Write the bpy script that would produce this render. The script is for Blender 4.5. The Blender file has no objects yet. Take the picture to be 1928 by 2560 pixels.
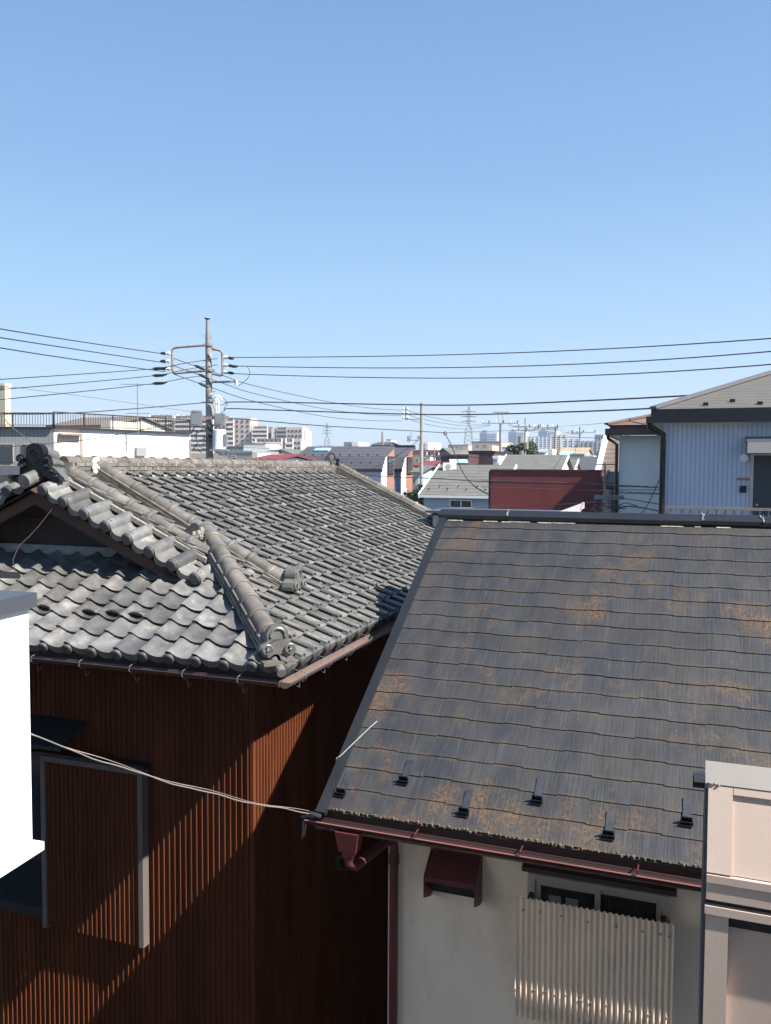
import bpy, bmesh, math, random
from mathutils import Vector, Matrix
R = math.radians
sc = bpy.context.scene
COL = sc.collection
random.seed(7)
# ------------------------------------------------------------------ camera, sky, sun, exposure
CAMZ = 8.0
F_PX, PITCH, ROLL = 2105.0, R(3.05), R(-.29)
FW = Vector((0, math.cos(PITCH), -math.sin(PITCH)))
DN0 = Vector((0, -math.sin(PITCH), -math.cos(PITCH)))
RT0 = Vector((1, 0, 0))
RT = RT0*math.cos(ROLL) + DN0*math.sin(ROLL)
DN = -RT0*math.sin(ROLL) + DN0*math.cos(ROLL)
cam = bpy.data.cameras.new('camera'); co = bpy.data.objects.new('camera', cam); COL.objects.link(co)
m3 = Matrix((RT, -DN, -FW)).transposed()
co.matrix_world = Matrix.Translation((0, 0, CAMZ)) @ m3.to_4x4()
cam.sensor_fit = 'HORIZONTAL'; cam.sensor_width = 36; cam.lens = 36*F_PX/1928
cam.clip_start = .05; cam.clip_end = 12000
sc.camera = co
SUN_EL, SUN_AZ = R(47.0), R(119.5)      # azimuth clockwise from +Y
w = bpy.data.worlds.new('World'); sc.world = w; w.use_nodes = True
nt = w.node_tree; bg = nt.nodes['Background']
sky = nt.nodes.new('ShaderNodeTexSky'); sky.sky_type = 'NISHITA'; sky.sun_disc = False
sky.sun_elevation = SUN_EL; sky.sun_rotation = SUN_AZ
sky.air_density = 1.0; sky.dust_density = 0.0; sky.ozone_density = 2.0
# clear-sky colours by elevation, laid over the computed sky so that the low haze stays blue
EXPO = 1.2
tcw = nt.nodes.new('ShaderNodeTexCoord'); spw = nt.nodes.new('ShaderNodeSeparateXYZ'); nt.links.new(tcw.outputs['Generated'], spw.inputs[0])
rampw = nt.nodes.new('ShaderNodeValToRGB'); nt.links.new(spw.outputs[2], rampw.inputs[0])
def _lin(c): return tuple(((v/255+.055)/1.055)**2.4 for v in c)
stops = [(0.0, (200,219,236)), (.05, (195,218,240)), (.11, (182,212,242)), (.19, (162,202,239)), (.32, (138,179,227)), (.50, (117,159,211)), (1.0, (82,127,188))]
cr = rampw.color_ramp
while len(cr.elements) < len(stops): cr.elements.new(.5)
for el, (p_, c_) in zip(cr.elements, stops): el.position = p_; el.color = (*_lin(c_), 1)
sclw = nt.nodes.new('ShaderNodeVectorMath'); sclw.operation = 'SCALE'; nt.links.new(sky.outputs[0], sclw.inputs[0]); sclw.inputs['Scale'].default_value = .1
sclg = nt.nodes.new('ShaderNodeVectorMath'); sclg.operation = 'SCALE'; nt.links.new(rampw.outputs[0], sclg.inputs[0]); sclg.inputs['Scale'].default_value = 1.10*2**-EXPO
mxw = nt.nodes.new('ShaderNodeMix'); mxw.data_type = 'RGBA'; mxw.inputs[0].default_value = .9
nt.links.new(sclw.outputs[0], mxw.inputs[6]); nt.links.new(sclg.outputs[0], mxw.inputs[7]); nt.links.new(mxw.outputs[2], bg.inputs[0]); bg.inputs[1].default_value = 1.0
sl = bpy.data.lights.new('sun', 'SUN'); so = bpy.data.objects.new('sun', sl); COL.objects.link(so)
sl.energy = 5.0; sl.angle = R(.53); sl.color = (1, .95, .88)
sd = Vector((math.sin(SUN_AZ)*math.cos(SUN_EL), math.cos(SUN_AZ)*math.cos(SUN_EL), math.sin(SUN_EL)))
so.rotation_euler = sd.to_track_quat('Z', 'Y').to_euler(); so.location = (0, 0, 60)
sc.view_settings.view_transform = 'Standard'; sc.view_settings.look = 'None'
sc.view_settings.exposure = EXPO; sc.view_settings.gamma = 1; sc.view_settings.use_curve_mapping = False

# ------------------------------------------------------------------ pixel -> place (photo coordinates of a 1666 px wide view)
D = 1928/1666
def ray(x, y):
    return RT*((x*D-964)/F_PX) + DN*((y*D-1280)/F_PX) + FW
def at(x, y, Y):
    r = ray(x, y); return r*(Y/r.y) + Vector((0, 0, CAMZ))
class Frame:
    """a building's own frame: x to the right along its front, y away from us, z up"""
    def __init__(s, o, az):
        s.o = Vector(o); s.az = az
        s.e = Vector((math.cos(az), -math.sin(az), 0)); s.w = Vector((math.sin(az), math.cos(az), 0))
    def loc(s, P):
        d = Vector(P)-s.o; return Vector((d.dot(s.e), d.dot(s.w), d.z))
    def wor(s, x, y, z): return s.o + s.e*x + s.w*y + Vector((0, 0, z))
    def hit(s, px, py, y0=0.0, n=None):
        r = ray(px, py); n = n or s.w; O = s.wor(0, y0, 0)-Vector((0, 0, CAMZ))
        return s.loc(r*(O.dot(n)/r.dot(n)) + Vector((0, 0, CAMZ)))
    def hitx(s, px, py, x0):
        r = ray(px, py); O = s.wor(x0, 0, 0)-Vector((0, 0, CAMZ))
        return s.loc(r*(O.dot(s.e)/r.dot(s.e)) + Vector((0, 0, CAMZ)))

# ------------------------------------------------------------------ mesh helper
class MB:
    def __init__(s): s.v = []; s.f = []; s.m = []
    def add(s, vs, fs, mi=0):
        b = len(s.v); s.v += [tuple(v) for v in vs]; s.f += [tuple(b+i for i in f) for f in fs]; s.m += [mi]*len(fs); return s
    def box(s, x0, x1, y0, y1, z0, z1, mi=0):
        return s.add([(x0,y0,z0),(x1,y0,z0),(x1,y1,z0),(x0,y1,z0),(x0,y0,z1),(x1,y0,z1),(x1,y1,z1),(x0,y1,z1)],
                     [(0,3,2,1),(4,5,6,7),(0,1,5,4),(1,2,6,5),(2,3,7,6),(3,0,4,7)], mi)
    def obox(s, c, X, Y, Z, mi=0):
        c = Vector(c); X = Vector(X); Y = Vector(Y); Z = Vector(Z); vs = []
        for k in (-1, 1):
            for a, b in ((-1,-1),(1,-1),(1,1),(-1,1)): vs.append(c+X*a+Y*b+Z*k)
        return s.add(vs, [(0,3,2,1),(4,5,6,7),(0,1,5,4),(1,2,6,5),(2,3,7,6),(3,0,4,7)], mi)
    def bar(s, a, b, wd, h=None, mi=0, up=(0,0,1)):
        a = Vector(a); b = Vector(b); d = (b-a); u = Vector(up); sx = d.cross(u)
        if sx.length < 1e-6: sx = d.cross(Vector((1,0,0)))
        sx.normalize(); uz = sx.cross(d).normalized(); h = h or wd
        return s.obox((a+b)/2, sx*wd/2, d/2, uz*h/2, mi)
    def tube(s, pts, r, n=6, mi=0, caps=True):
        pts = [Vector(p) for p in pts]; N = len(pts); b = len(s.v)
        rr = r if isinstance(r, (list, tuple)) else [r]*N
        ref = None
        for i, p in enumerate(pts):
            d = (pts[min(i+1, N-1)]-pts[max(i-1, 0)]).normalized()
            if ref is None:
                ref = d.cross(Vector((0,0,1)))
                if ref.length < 1e-3: ref = d.cross(Vector((1,0,0)))
            ref = (ref - d*ref.dot(d)).normalized(); o = d.cross(ref)
            for k in range(n):
                a = 2*math.pi*k/n; s.v.append(tuple(p+(ref*math.cos(a)+o*math.sin(a))*rr[i]))
        for i in range(N-1):
            for k in range(n):
                k2 = (k+1) % n
                s.f.append((b+i*n+k, b+(i+1)*n+k, b+(i+1)*n+k2, b+i*n+k2)); s.m.append(mi)
        if caps:
            s.f.append(tuple(b+k for k in range(n))); s.f.append(tuple(b+(N-1)*n+k for k in reversed(range(n)))); s.m += [mi, mi]
        return s
    def prism(s, poly, A, X, Y, Z, mi=0):
        """polygon (a,b) in the plane A+aX+bY pushed along vector Z"""
        A = Vector(A); X = Vector(X); Y = Vector(Y); Z = Vector(Z); n = len(poly)
        vs = [A+X*a+Y*b for a, b in poly]; vs += [v+Z for v in vs]
        fs = [tuple(reversed(range(n))), tuple(range(n, 2*n))]+[(i, (i+1) % n, n+(i+1) % n, n+i) for i in range(n)]
        return s.add(vs, fs, mi)
    def strip(s, A, B, mi=0, close=False):
        """quads between two equal-length point rows"""
        n = len(A); return s.add(list(A)+list(B), [(i, i+1, n+i+1, n+i) for i in range(n-1)], mi)
    def sphere(s, c, r, n=8, m=5, mi=0, sc3=(1,1,1)):
        c = Vector(c); vs = []; fs = []
        for i in range(m+1):
            th = math.pi*i/m
            for k in range(n):
                a = 2*math.pi*k/n
                vs.append((c.x+r*sc3[0]*math.sin(th)*math.cos(a), c.y+r*sc3[1]*math.sin(th)*math.sin(a), c.z+r*sc3[2]*math.cos(th)))
        for i in range(m):
            for k in range(n): fs.append((i*n+k, (i+1)*n+k, (i+1)*n+(k+1) % n, i*n+(k+1) % n))
        return s.add(vs, fs, mi)
    def mesh(s, name, mats, smooth=False, fix=True):
        me = bpy.data.meshes.new(name); me.from_pydata(s.v, [], s.f)
        for mt in (mats if isinstance(mats, (list, tuple)) else [mats]): me.materials.append(mt)
        me.polygons.foreach_set('material_index', s.m)
        if fix:
            bm = bmesh.new(); bm.from_mesh(me); bmesh.ops.recalc_face_normals(bm, faces=bm.faces); bm.to_mesh(me); bm.free()
        if smooth:
            me.polygons.foreach_set('use_smooth', [True]*len(me.polygons)); me.set_sharp_from_angle(angle=R(38))
        me.update(); return me
    def build(s, name, mats, parent=None, smooth=False, fix=True):
        return link(name, s.mesh(name, mats, smooth, fix), parent)
def link(name, me, parent=None):
    o = bpy.data.objects.new(name, me); COL.objects.link(o)
    if parent: o.parent = parent
    return o
def tag(o, label=None, cat=None, group=None, kind=None):
    if label: o['label'] = label
    if cat: o['category'] = cat
    if group: o['group'] = group
    if kind: o['kind'] = kind
    return o
def thing(name, label, cat, loc=(0,0,0), rz=0, group=None):
    o = bpy.data.objects.new(name, None); COL.objects.link(o); o.location = loc; o.rotation_euler = (0, 0, rz)
    o.empty_display_size = .2
    return tag(o, label, cat, group)

# ------------------------------------------------------------------ materials
def N(nt, t, **kw):
    n = nt.nodes.new(t)
    for k, v in kw.items(): setattr(n, k, v)
    return n
KEEP = ('brown_metal_siding', 'dark_red_painted_wall', 'red_brown_metal', 'dark_red_hood_metal', 'light_blue_siding')
def mat(name, col, rough=.6, metal=0, var=.12, scale=3.0, bump=0, bscale=60, rnd=0, col2=None, amt=.5, scale2=2.0, lo=.45, hi=.6, stretch=(1,1,1), spec=.5, world=False, trans=0, island=False):
    if max(col) < .45 and name not in KEEP:
        col = tuple(c*.82 for c in col); col2 = tuple(c*.82 for c in col2) if col2 else None
    m = bpy.data.materials.new(name); m.use_nodes = True; nt = m.node_tree; L = nt.links.new
    b = nt.nodes['Principled BSDF']
    b.inputs['Roughness'].default_value = rough; b.inputs['Metallic'].default_value = metal
    b.inputs['Specular IOR Level'].default_value = spec
    if trans: b.inputs['Transmission Weight'].default_value = trans
    tc = N(nt, 'ShaderNodeTexCoord'); mp = N(nt, 'ShaderNodeMapping'); mp.inputs['Scale'].default_value = stretch
    if world:
        g = N(nt, 'ShaderNodeNewGeometry'); L(g.outputs['Position'], mp.inputs[0])
    else: L(tc.outputs['Object'], mp.inputs[0])
    oi = N(nt, 'ShaderNodeObjectInfo')
    rv = oi.outputs['Random']
    if island:
        gi = N(nt, 'ShaderNodeNewGeometry'); a = N(nt, 'ShaderNodeMath', operation='ADD'); L(rv, a.inputs[0]); L(gi.outputs['Random Per Island'], a.inputs[1])
        fr = N(nt, 'ShaderNodeMath', operation='FRACT'); L(a.outputs[0], fr.inputs[0]); rv = fr.outputs[0]
    wm = N(nt, 'ShaderNodeMath', operation='MULTIPLY'); wm.inputs[1].default_value = 37.0; L(rv, wm.inputs[0])
    nz = N(nt, 'ShaderNodeTexNoise', noise_dimensions='4D'); nz.inputs['Scale'].default_value = scale; nz.inputs['Detail'].default_value = 5
    L(mp.outputs[0], nz.inputs['Vector']); L(wm.outputs[0], nz.inputs['W'])
    # value variation
    v1 = N(nt, 'ShaderNodeMapRange'); v1.inputs[1].default_value = .3; v1.inputs[2].default_value = .7
    v1.inputs[3].default_value = 1-var; v1.inputs[4].default_value = 1+var; L(nz.outputs[0], v1.inputs[0])
    v2 = N(nt, 'ShaderNodeMapRange'); v2.inputs[3].default_value = 1-rnd; v2.inputs[4].default_value = 1+rnd; L(rv, v2.inputs[0])
    vm = N(nt, 'ShaderNodeMath', operation='MULTIPLY'); L(v1.outputs[0], vm.inputs[0]); L(v2.outputs[0], vm.inputs[1])
    cs = N(nt, 'ShaderNodeRGB'); cs.outputs[0].default_value = (*col, 1); cur = cs.outputs[0]
    if col2:
        n2 = N(nt, 'ShaderNodeTexNoise', noise_dimensions='4D'); n2.inputs['Scale'].default_value = scale2; n2.inputs['Detail'].default_value = 6; n2.inputs['Roughness'].default_value = .65
        L(mp.outputs[0], n2.inputs['Vector']); L(wm.outputs[0], n2.inputs['W'])
        r2 = N(nt, 'ShaderNodeMapRange'); r2.inputs[1].default_value = lo; r2.inputs[2].default_value = hi; r2.inputs[4].default_value = amt; L(n2.outputs[0], r2.inputs[0])
        mx = N(nt, 'ShaderNodeMix', data_type='RGBA'); L(r2.outputs[0], mx.inputs[0]); L(cur, mx.inputs[6]); mx.inputs[7].default_value = (*col2, 1); cur = mx.outputs[2]
    sc_ = N(nt, 'ShaderNodeVectorMath', operation='SCALE'); L(cur, sc_.inputs[0]); L(vm.outputs[0], sc_.inputs['Scale'])
    L(sc_.outputs[0], b.inputs['Base Color'])
    if bump:
        nb = N(nt, 'ShaderNodeTexNoise'); nb.inputs['Scale'].default_value = bscale; nb.inputs['Detail'].default_value = 4; L(mp.outputs[0], nb.inputs['Vector'])
        bp = N(nt, 'ShaderNodeBump'); bp.inputs['Strength'].default_value = bump; bp.inputs['Distance'].default_value = .01
        L(nb.outputs[0], bp.inputs['Height']); L(bp.outputs[0], b.inputs['Normal'])
    return m
def add_lines(m, axis, period, dark=.6, width=.12, dist=.006, coord='Object', period2=None, axis2=None):
    """fine joint lines (colour and relief) on a surface too far away for its pieces"""
    nt = m.node_tree; L = nt.links.new; b = nt.nodes['Principled BSDF']
    tc = N(nt, 'ShaderNodeTexCoord'); sp = N(nt, 'ShaderNodeSeparateXYZ'); L(tc.outputs[coord], sp.inputs[0])
    def ln(ax, per):
        d = N(nt, 'ShaderNodeMath', operation='DIVIDE'); L(sp.outputs[ax], d.inputs[0]); d.inputs[1].default_value = per
        fr = N(nt, 'ShaderNodeMath', operation='FRACT'); L(d.outputs[0], fr.inputs[0])
        lt = N(nt, 'ShaderNodeMath', operation='LESS_THAN'); L(fr.outputs[0], lt.inputs[0]); lt.inputs[1].default_value = width; return lt.outputs[0]
    o = ln(axis, period)
    if period2:
        mx = N(nt, 'ShaderNodeMath', operation='MAXIMUM'); L(o, mx.inputs[0]); L(ln(axis2, period2), mx.inputs[1]); o = mx.outputs[0]
    mr = N(nt, 'ShaderNodeMapRange'); L(o, mr.inputs[0]); mr.inputs[3].default_value = 1; mr.inputs[4].default_value = dark
    src = b.inputs['Base Color'].links[0].from_socket
    s2 = N(nt, 'ShaderNodeVectorMath', operation='SCALE'); L(src, s2.inputs[0]); L(mr.outputs[0], s2.inputs['Scale']); L(s2.outputs[0], b.inputs['Base Color'])
    return m

M = {}
M['kawara'] = mat('smoked_clay_tile', (.180,.177,.168), .30, .22, var=.32, scale=9, rnd=.34, col2=(.36,.33,.29), amt=.7, scale2=7, lo=.5, hi=.68, bump=.25, bscale=70, island=True, spec=.6)
M['kawara_ridge'] = mat('weathered_ridge_tile', (.185,.165,.14), .55, .05, var=.32, scale=8, rnd=.22, col2=(.13,.13,.13), amt=.7, scale2=5, lo=.5, hi=.62, bump=.35, bscale=90, spec=.4)
M['kawara_black'] = mat('black_glossy_ridge_end', (.012,.013,.016), .36, .0, var=.2, scale=12, spec=.3)
M['kawara_silver'] = mat('silver_grey_ridge_end', (.17,.165,.155), .35, .2, var=.25, scale=14, rnd=.1, spec=.6)
M['kawara_disc'] = mat('dark_eave_disc', (.085,.088,.09), .55, .05, var=.2, scale=20, rnd=.25)
M['plaster'] = mat('white_plaster', (.72,.70,.66), .9, var=.15, scale=15, bump=.4, bscale=80)
M['joint'] = mat('lime_joint_mortar', (.42,.40,.36), .9, var=.2, scale=30)
M['mortar'] = mat('gravel_mortar', (.3,.285,.25), .95, var=.35, scale=60, bump=.8, bscale=150)
M['deck'] = mat('roof_underlay', (.05,.045,.04), .9)
M['brown'] = mat('brown_metal_siding', (.138,.043,.018), .75, .0, var=.22, spec=.12, scale=5, stretch=(1,1,.15), col2=(.09,.026,.012), amt=.5, scale2=8)
M['wood'] = mat('brown_painted_wood', (.085,.036,.022), .7, var=.25, scale=4, stretch=(1,1,1), bump=.2)
M['darkmetal'] = mat('charcoal_metal', (.028,.030,.034), .45, .3, var=.2, scale=4)
M['bronze'] = mat('bronze_gutter_metal', (.23,.16,.14), .38, .3, var=.12)
M['black_plastic'] = mat('black_gutter', (.012,.012,.014), .4, var=.1)
M['wire_dark'] = mat('black_cable', (.012,.013,.018), .6, var=.05)
M['wire_grey'] = mat('grey_cable', (.15,.137,.125), .6, var=.1)
M['white'] = mat('white_render', (.85,.84,.82), .7, var=.03)
M['greycap'] = mat('grey_blue_coping', (.085,.095,.115), .45, .2, var=.08, scale=3)
M['pink'] = mat('pale_pink_metal', (.54,.435,.37), .5, 0, var=.04, scale=6, bump=.05, col2=(.44,.345,.285), amt=.3, scale2=3)
M['pinkgrey'] = mat('pale_grey_flashing', (.30,.275,.245), .5, .1, var=.08)
M['cream'] = mat('cream_stucco', (.95,.82,.66), .95, var=.06, scale=3, bump=.6, bscale=110, stretch=(1,1,.45), col2=(.62,.49,.32), amt=.6, scale2=2.2, lo=.52, hi=.75)
M['redbrown'] = mat('red_brown_metal', (.115,.027,.027), .42, .1, var=.15, scale=5)
M['hood'] = mat('dark_red_hood_metal', (.10,.028,.03), .45, .1, var=.25, scale=6)
M['poly'] = mat('corrugated_polycarbonate', (.88,.72,.55), .35, 0, var=.08, scale=6, stretch=(1,1,.3))
M['alu'] = mat('aluminium_frame', (.52,.48,.44), .35, .3, var=.05)
M['glass'] = mat('dark_window_glass', (.02,.024,.028), .08, 0, var=.1, spec=.8)
M['glass_blue'] = mat('reflecting_window_glass', (.10,.12,.13), .1, .2, var=.1, spec=.8)
M['rope'] = mat('pale_rope', (.38,.44,.44), .8, var=.2, scale=80)
M['asphalt'] = mat('asphalt_ground', (.05,.05,.05), .9, var=.2, scale=.3)
M['concrete'] = mat('pole_concrete', (.38,.36,.32), .85, var=.15, scale=2, bump=.1)
M['steel'] = mat('galvanised_steel', (.36,.37,.38), .4, .5, var=.1)
M['steel_rust'] = mat('rusty_steel_arm', (.42,.36,.34), .5, .3, var=.2, scale=6, col2=(.2,.08,.05), amt=.7, scale2=6)
M['porcelain'] = mat('white_porcelain', (.75,.76,.76), .25, var=.03)
M['blue_metal'] = mat('pale_blue_corrugated_siding', (.47,.53,.63), .45, .1, var=.05, scale=2, stretch=(1,1,.3))
M['taupe_slate'] = mat('taupe_roof_slate', (.120,.113,.100), .75, var=.08, scale=3, rnd=.07)
M['taupe_cap'] = mat('grey_brown_hip_flashing', (.19,.18,.18), .5, .2, var=.06)
M['navy'] = mat('black_navy_fascia', (.015,.017,.022), .4, .1, var=.1)
M['doorblue'] = mat('dark_slate_blue_door', (.045,.06,.075), .45, var=.05)
M['palewall'] = mat('pale_grey_green_wall', (.90,.86,.78), .85, var=.04, scale=1)
M['brown_shingle'] = mat('brown_shingle_roof', (.20,.155,.12), .85, var=.12, scale=4)
add_lines(M['brown_shingle'], 2, .16, .6, .2)
M['rust_shingle'] = mat('rusty_pink_slate', (.20,.125,.10), .8, var=.12, scale=3)
add_lines(M['rust_shingle'], 2, .14, .75, .15)
M['grey_shingle'] = mat('grey_shingle_roof', (.165,.162,.145), .85, var=.12, scale=2.5, col2=(.12,.12,.11), amt=.4, scale2=1.5)
add_lines(M['grey_shingle'], 2, .17, .6, .22)
M['charcoal_roof'] = mat('charcoal_slate_roof', (.085,.085,.10), .7, var=.12, scale=1.5)
add_lines(M['charcoal_roof'], 2, .22, .72, .2)
M['redwall'] = mat('dark_red_painted_wall', (.17,.035,.035), .5, .0, var=.12, scale=1.0, col2=(.24,.055,.045), amt=.6, scale2=.7, stretch=(1,1,.4))
M['redroof'] = mat('red_metal_roof', (.22,.04,.045), .55, var=.15, scale=1)
M['siding_blue'] = mat('light_blue_siding', (.36,.42,.50), .8, var=.05)
add_lines(M['siding_blue'], 2, .2, .8, .1)
M['terracotta'] = mat('terracotta_tile_wall', (.40,.20,.145), .8, var=.15, scale=5)
M['whitewall'] = mat('white_house_wall', (.80,.79,.77), .8, var=.03)
M['creamwall'] = mat('cream_house_wall', (.72,.66,.53), .85, var=.04)
M['greywall'] = mat('grey_house_wall', (.33,.34,.34), .85, var=.06)
M['bluegrey'] = mat('blue_grey_house_wall', (.30,.35,.38), .85, var=.06)
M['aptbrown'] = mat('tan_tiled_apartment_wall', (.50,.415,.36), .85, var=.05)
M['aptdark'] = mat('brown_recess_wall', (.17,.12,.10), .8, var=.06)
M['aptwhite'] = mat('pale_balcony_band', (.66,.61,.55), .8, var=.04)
M['towerblue'] = mat('blue_grey_tower_cladding', (.20,.27,.38), .5, .1, var=.05)
M['towerwhite'] = mat('pale_tower_cladding', (.62,.66,.69), .7, var=.04)
M['greytile'] = mat('grey_glazed_wall_tile', (.30,.30,.29), .5, var=.05)
add_lines(M['greytile'], 2, .10, .62, .16, period2=.2, axis2=0)
M['pinktile'] = mat('pale_pink_wall_tile', (.72,.60,.53), .5, var=.04)
add_lines(M['pinktile'], 2, .10, .8, .16, period2=.2, axis2=1)
M['rail'] = mat('dark_brown_railing', (.045,.035,.032), .5, .2, var=.05)
M['foliage'] = mat('green_foliage', (.05,.085,.03), .8, var=.4, scale=2)
M['bluebox'] = mat('bright_blue_panel', (.05,.22,.50), .5, var=.05)
M['yellowwall'] = mat('pale_yellow_wall', (.60,.54,.36), .8, var=.04)
M['orange'] = mat('orange_cable_guard', (.6,.3,.1), .6)
M['brownhouse'] = mat('dark_maroon_house_wall', (.10,.05,.052), .7, var=.1)
M['tanroof'] = mat('tan_tile_roof', (.42,.32,.21), .8, var=.12, scale=1)
M['bluewall'] = mat('sky_blue_wall', (.30,.52,.70), .7, var=.05)
M['farcity'] = mat('distant_building_grey', (.36,.37,.38), .85, var=.1, rnd=0, island=True)

# slate of the near roof: dark, vertical grain, lichen and rust-brown runs, per piece tint
SL = R(32.0); SC, SS, EX_ = math.cos(SL), math.sin(SL), .182
def slate_mat():
    m = bpy.data.materials.new('dark_cement_slate'); m.use_nodes = True; nt = m.node_tree; L = nt.links.new; b = nt.nodes['Principled BSDF']
    tc = N(nt, 'ShaderNodeTexCoord'); oi = N(nt, 'ShaderNodeObjectInfo')
    def noise(scale, st, det=4, ro=.55, off=0):
        mp = N(nt, 'ShaderNodeMapping'); mp.inputs['Scale'].default_value = st; mp.inputs['Location'].default_value = (off, off*.7, off*.3)
        L(tc.outputs['Object'], mp.inputs[0]); n = N(nt, 'ShaderNodeTexNoise'); n.inputs['Scale'].default_value = scale
        n.inputs['Detail'].default_value = det; n.inputs['Roughness'].default_value = ro; L(mp.outputs[0], n.inputs['Vector']); return n.outputs[0]
    def rng(s, a, c, lo=0, hi=1):
        r = N(nt, 'ShaderNodeMapRange'); L(s, r.inputs[0])
        for i, v in zip((1,2,3,4), (a, c, lo, hi)): r.inputs[i].default_value = v
        return r.outputs[0]
    def mul(a, c):
        k = N(nt, 'ShaderNodeMath', operation='MULTIPLY'); L(a, k.inputs[0])
        if isinstance(c, float): k.inputs[1].default_value = c
        else: L(c, k.inputs[1])
        return k.outputs[0]
    def mix(f, a, c):
        x = N(nt, 'ShaderNodeMix', data_type='RGBA'); L(f, x.inputs[0])
        for s, i in ((a, 6), (c, 7)):
            if isinstance(s, tuple): x.inputs[i].default_value = (*s, 1)
            else: L(s, x.inputs[i])
        return x.outputs[2]
    patch = rng(noise(7, (1,.35,.35), 3), .35, .65)              # broad light and dark bands inside a piece
    base = mix(patch, (.018,.020,.026), (.034,.0345,.035))
    grain = rng(noise(95, (1,.035,.035), 4, .6), .52, .66)       # pale wood-grain scratches down the slope
    base = mix(mul(grain, .30), base, (.085,.085,.083))
    darkg = rng(noise(70, (1,.03,.03), 3, .6, 5), .56, .70)
    base = mix(mul(darkg, .4), base, (.010,.010,.011))
    # lichen: speckles inside larger patches, more towards the left edge and the eave
    speck = rng(noise(130, (1,1,1), 3, .7), .54, .66)
    big = rng(noise(2.3, (1,.45,.45), 4, .6, 3.3), .54, .74)
    base = mix(mul(mul(speck, .9), big), base, (.12,.10,.065))
    org = rng(noise(1.5, (1.1,.9,.9), 5, .65, 8.1), .54, .68)
    org2 = rng(noise(55, (1,.8,.8), 4, .75, 1.1), .44, .58)
    base = mix(mul(mul(org, org2), .8), base, (.17,.088,.026))
    streak = rng(noise(6, (1,.07,.07), 4, .6, 2.2), .55, .75)    # brown water runs
    base = mix(mul(streak, .25), base, (.050,.037,.024))
    sx_ = N(nt, 'ShaderNodeSeparateXYZ'); L(tc.outputs['Object'], sx_.inputs[0])
    vy = mul(sx_.outputs[1], SC/EX_); vz = mul(sx_.outputs[2], SS/EX_)
    va = N(nt, 'ShaderNodeMath', operation='ADD'); L(vy, va.inputs[0]); L(vz, va.inputs[1])
    vf = N(nt, 'ShaderNodeMath', operation='FRACT'); L(va.outputs[0], vf.inputs[0])
    edge = N(nt, 'ShaderNodeMath', operation='MAXIMUM'); L(rng(vf.outputs[0], .02, .22, 1, 0), edge.inputs[0]); L(rng(vf.outputs[0], .90, 1.0, 0, 1), edge.inputs[1])
    base = mix(mul(mul(edge.outputs[0], .42), rng(noise(9, (1,.6,.6), 4, .7, 4.4), .40, .62)), base, (.095,.066,.036))   # brown growth along each edge
    brn = rng(noise(1.9, (1,.8,.8), 4, .6, 6.6), .50, .66)
    base = mix(mul(brn, .28), base, (.060,.046,.032))
    white = rng(noise(210, (1,1,1), 2, .6, 9.9), .70, .76)
    base = mix(mul(white, .5), base, (.2,.2,.19))
    s = N(nt, 'ShaderNodeVectorMath', operation='SCALE'); L(base, s.inputs[0]); L(rng(oi.outputs['Random'], 0, 1, .92, 1.08), s.inputs['Scale'])
    L(s.outputs[0], b.inputs['Base Color']); b.inputs['Roughness'].default_value = .62
    bp = N(nt, 'ShaderNodeBump'); bp.inputs['Strength'].default_value = .6; bp.inputs['Distance'].default_value = .004
    L(noise(90, (1,.035,.035), 4, .6), bp.inputs['Height']); L(bp.outputs[0], b.inputs['Normal'])
    return m
M['slate'] = slate_mat()
M['guardstrap'] = mat('slate_grey_strap', (.045,.048,.056), .5, .1, var=.3, scale=20, rnd=.2)

# ------------------------------------------------------------------ the ground
g = MB(); g.add([(-6000,-800,0),(6000,-800,0),(6000,9000,0),(-6000,9000,0)], [(0,1,2,3)])
tag(g.build('ground', M['asphalt']), kind='structure')

GRID = R(19.6)
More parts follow.
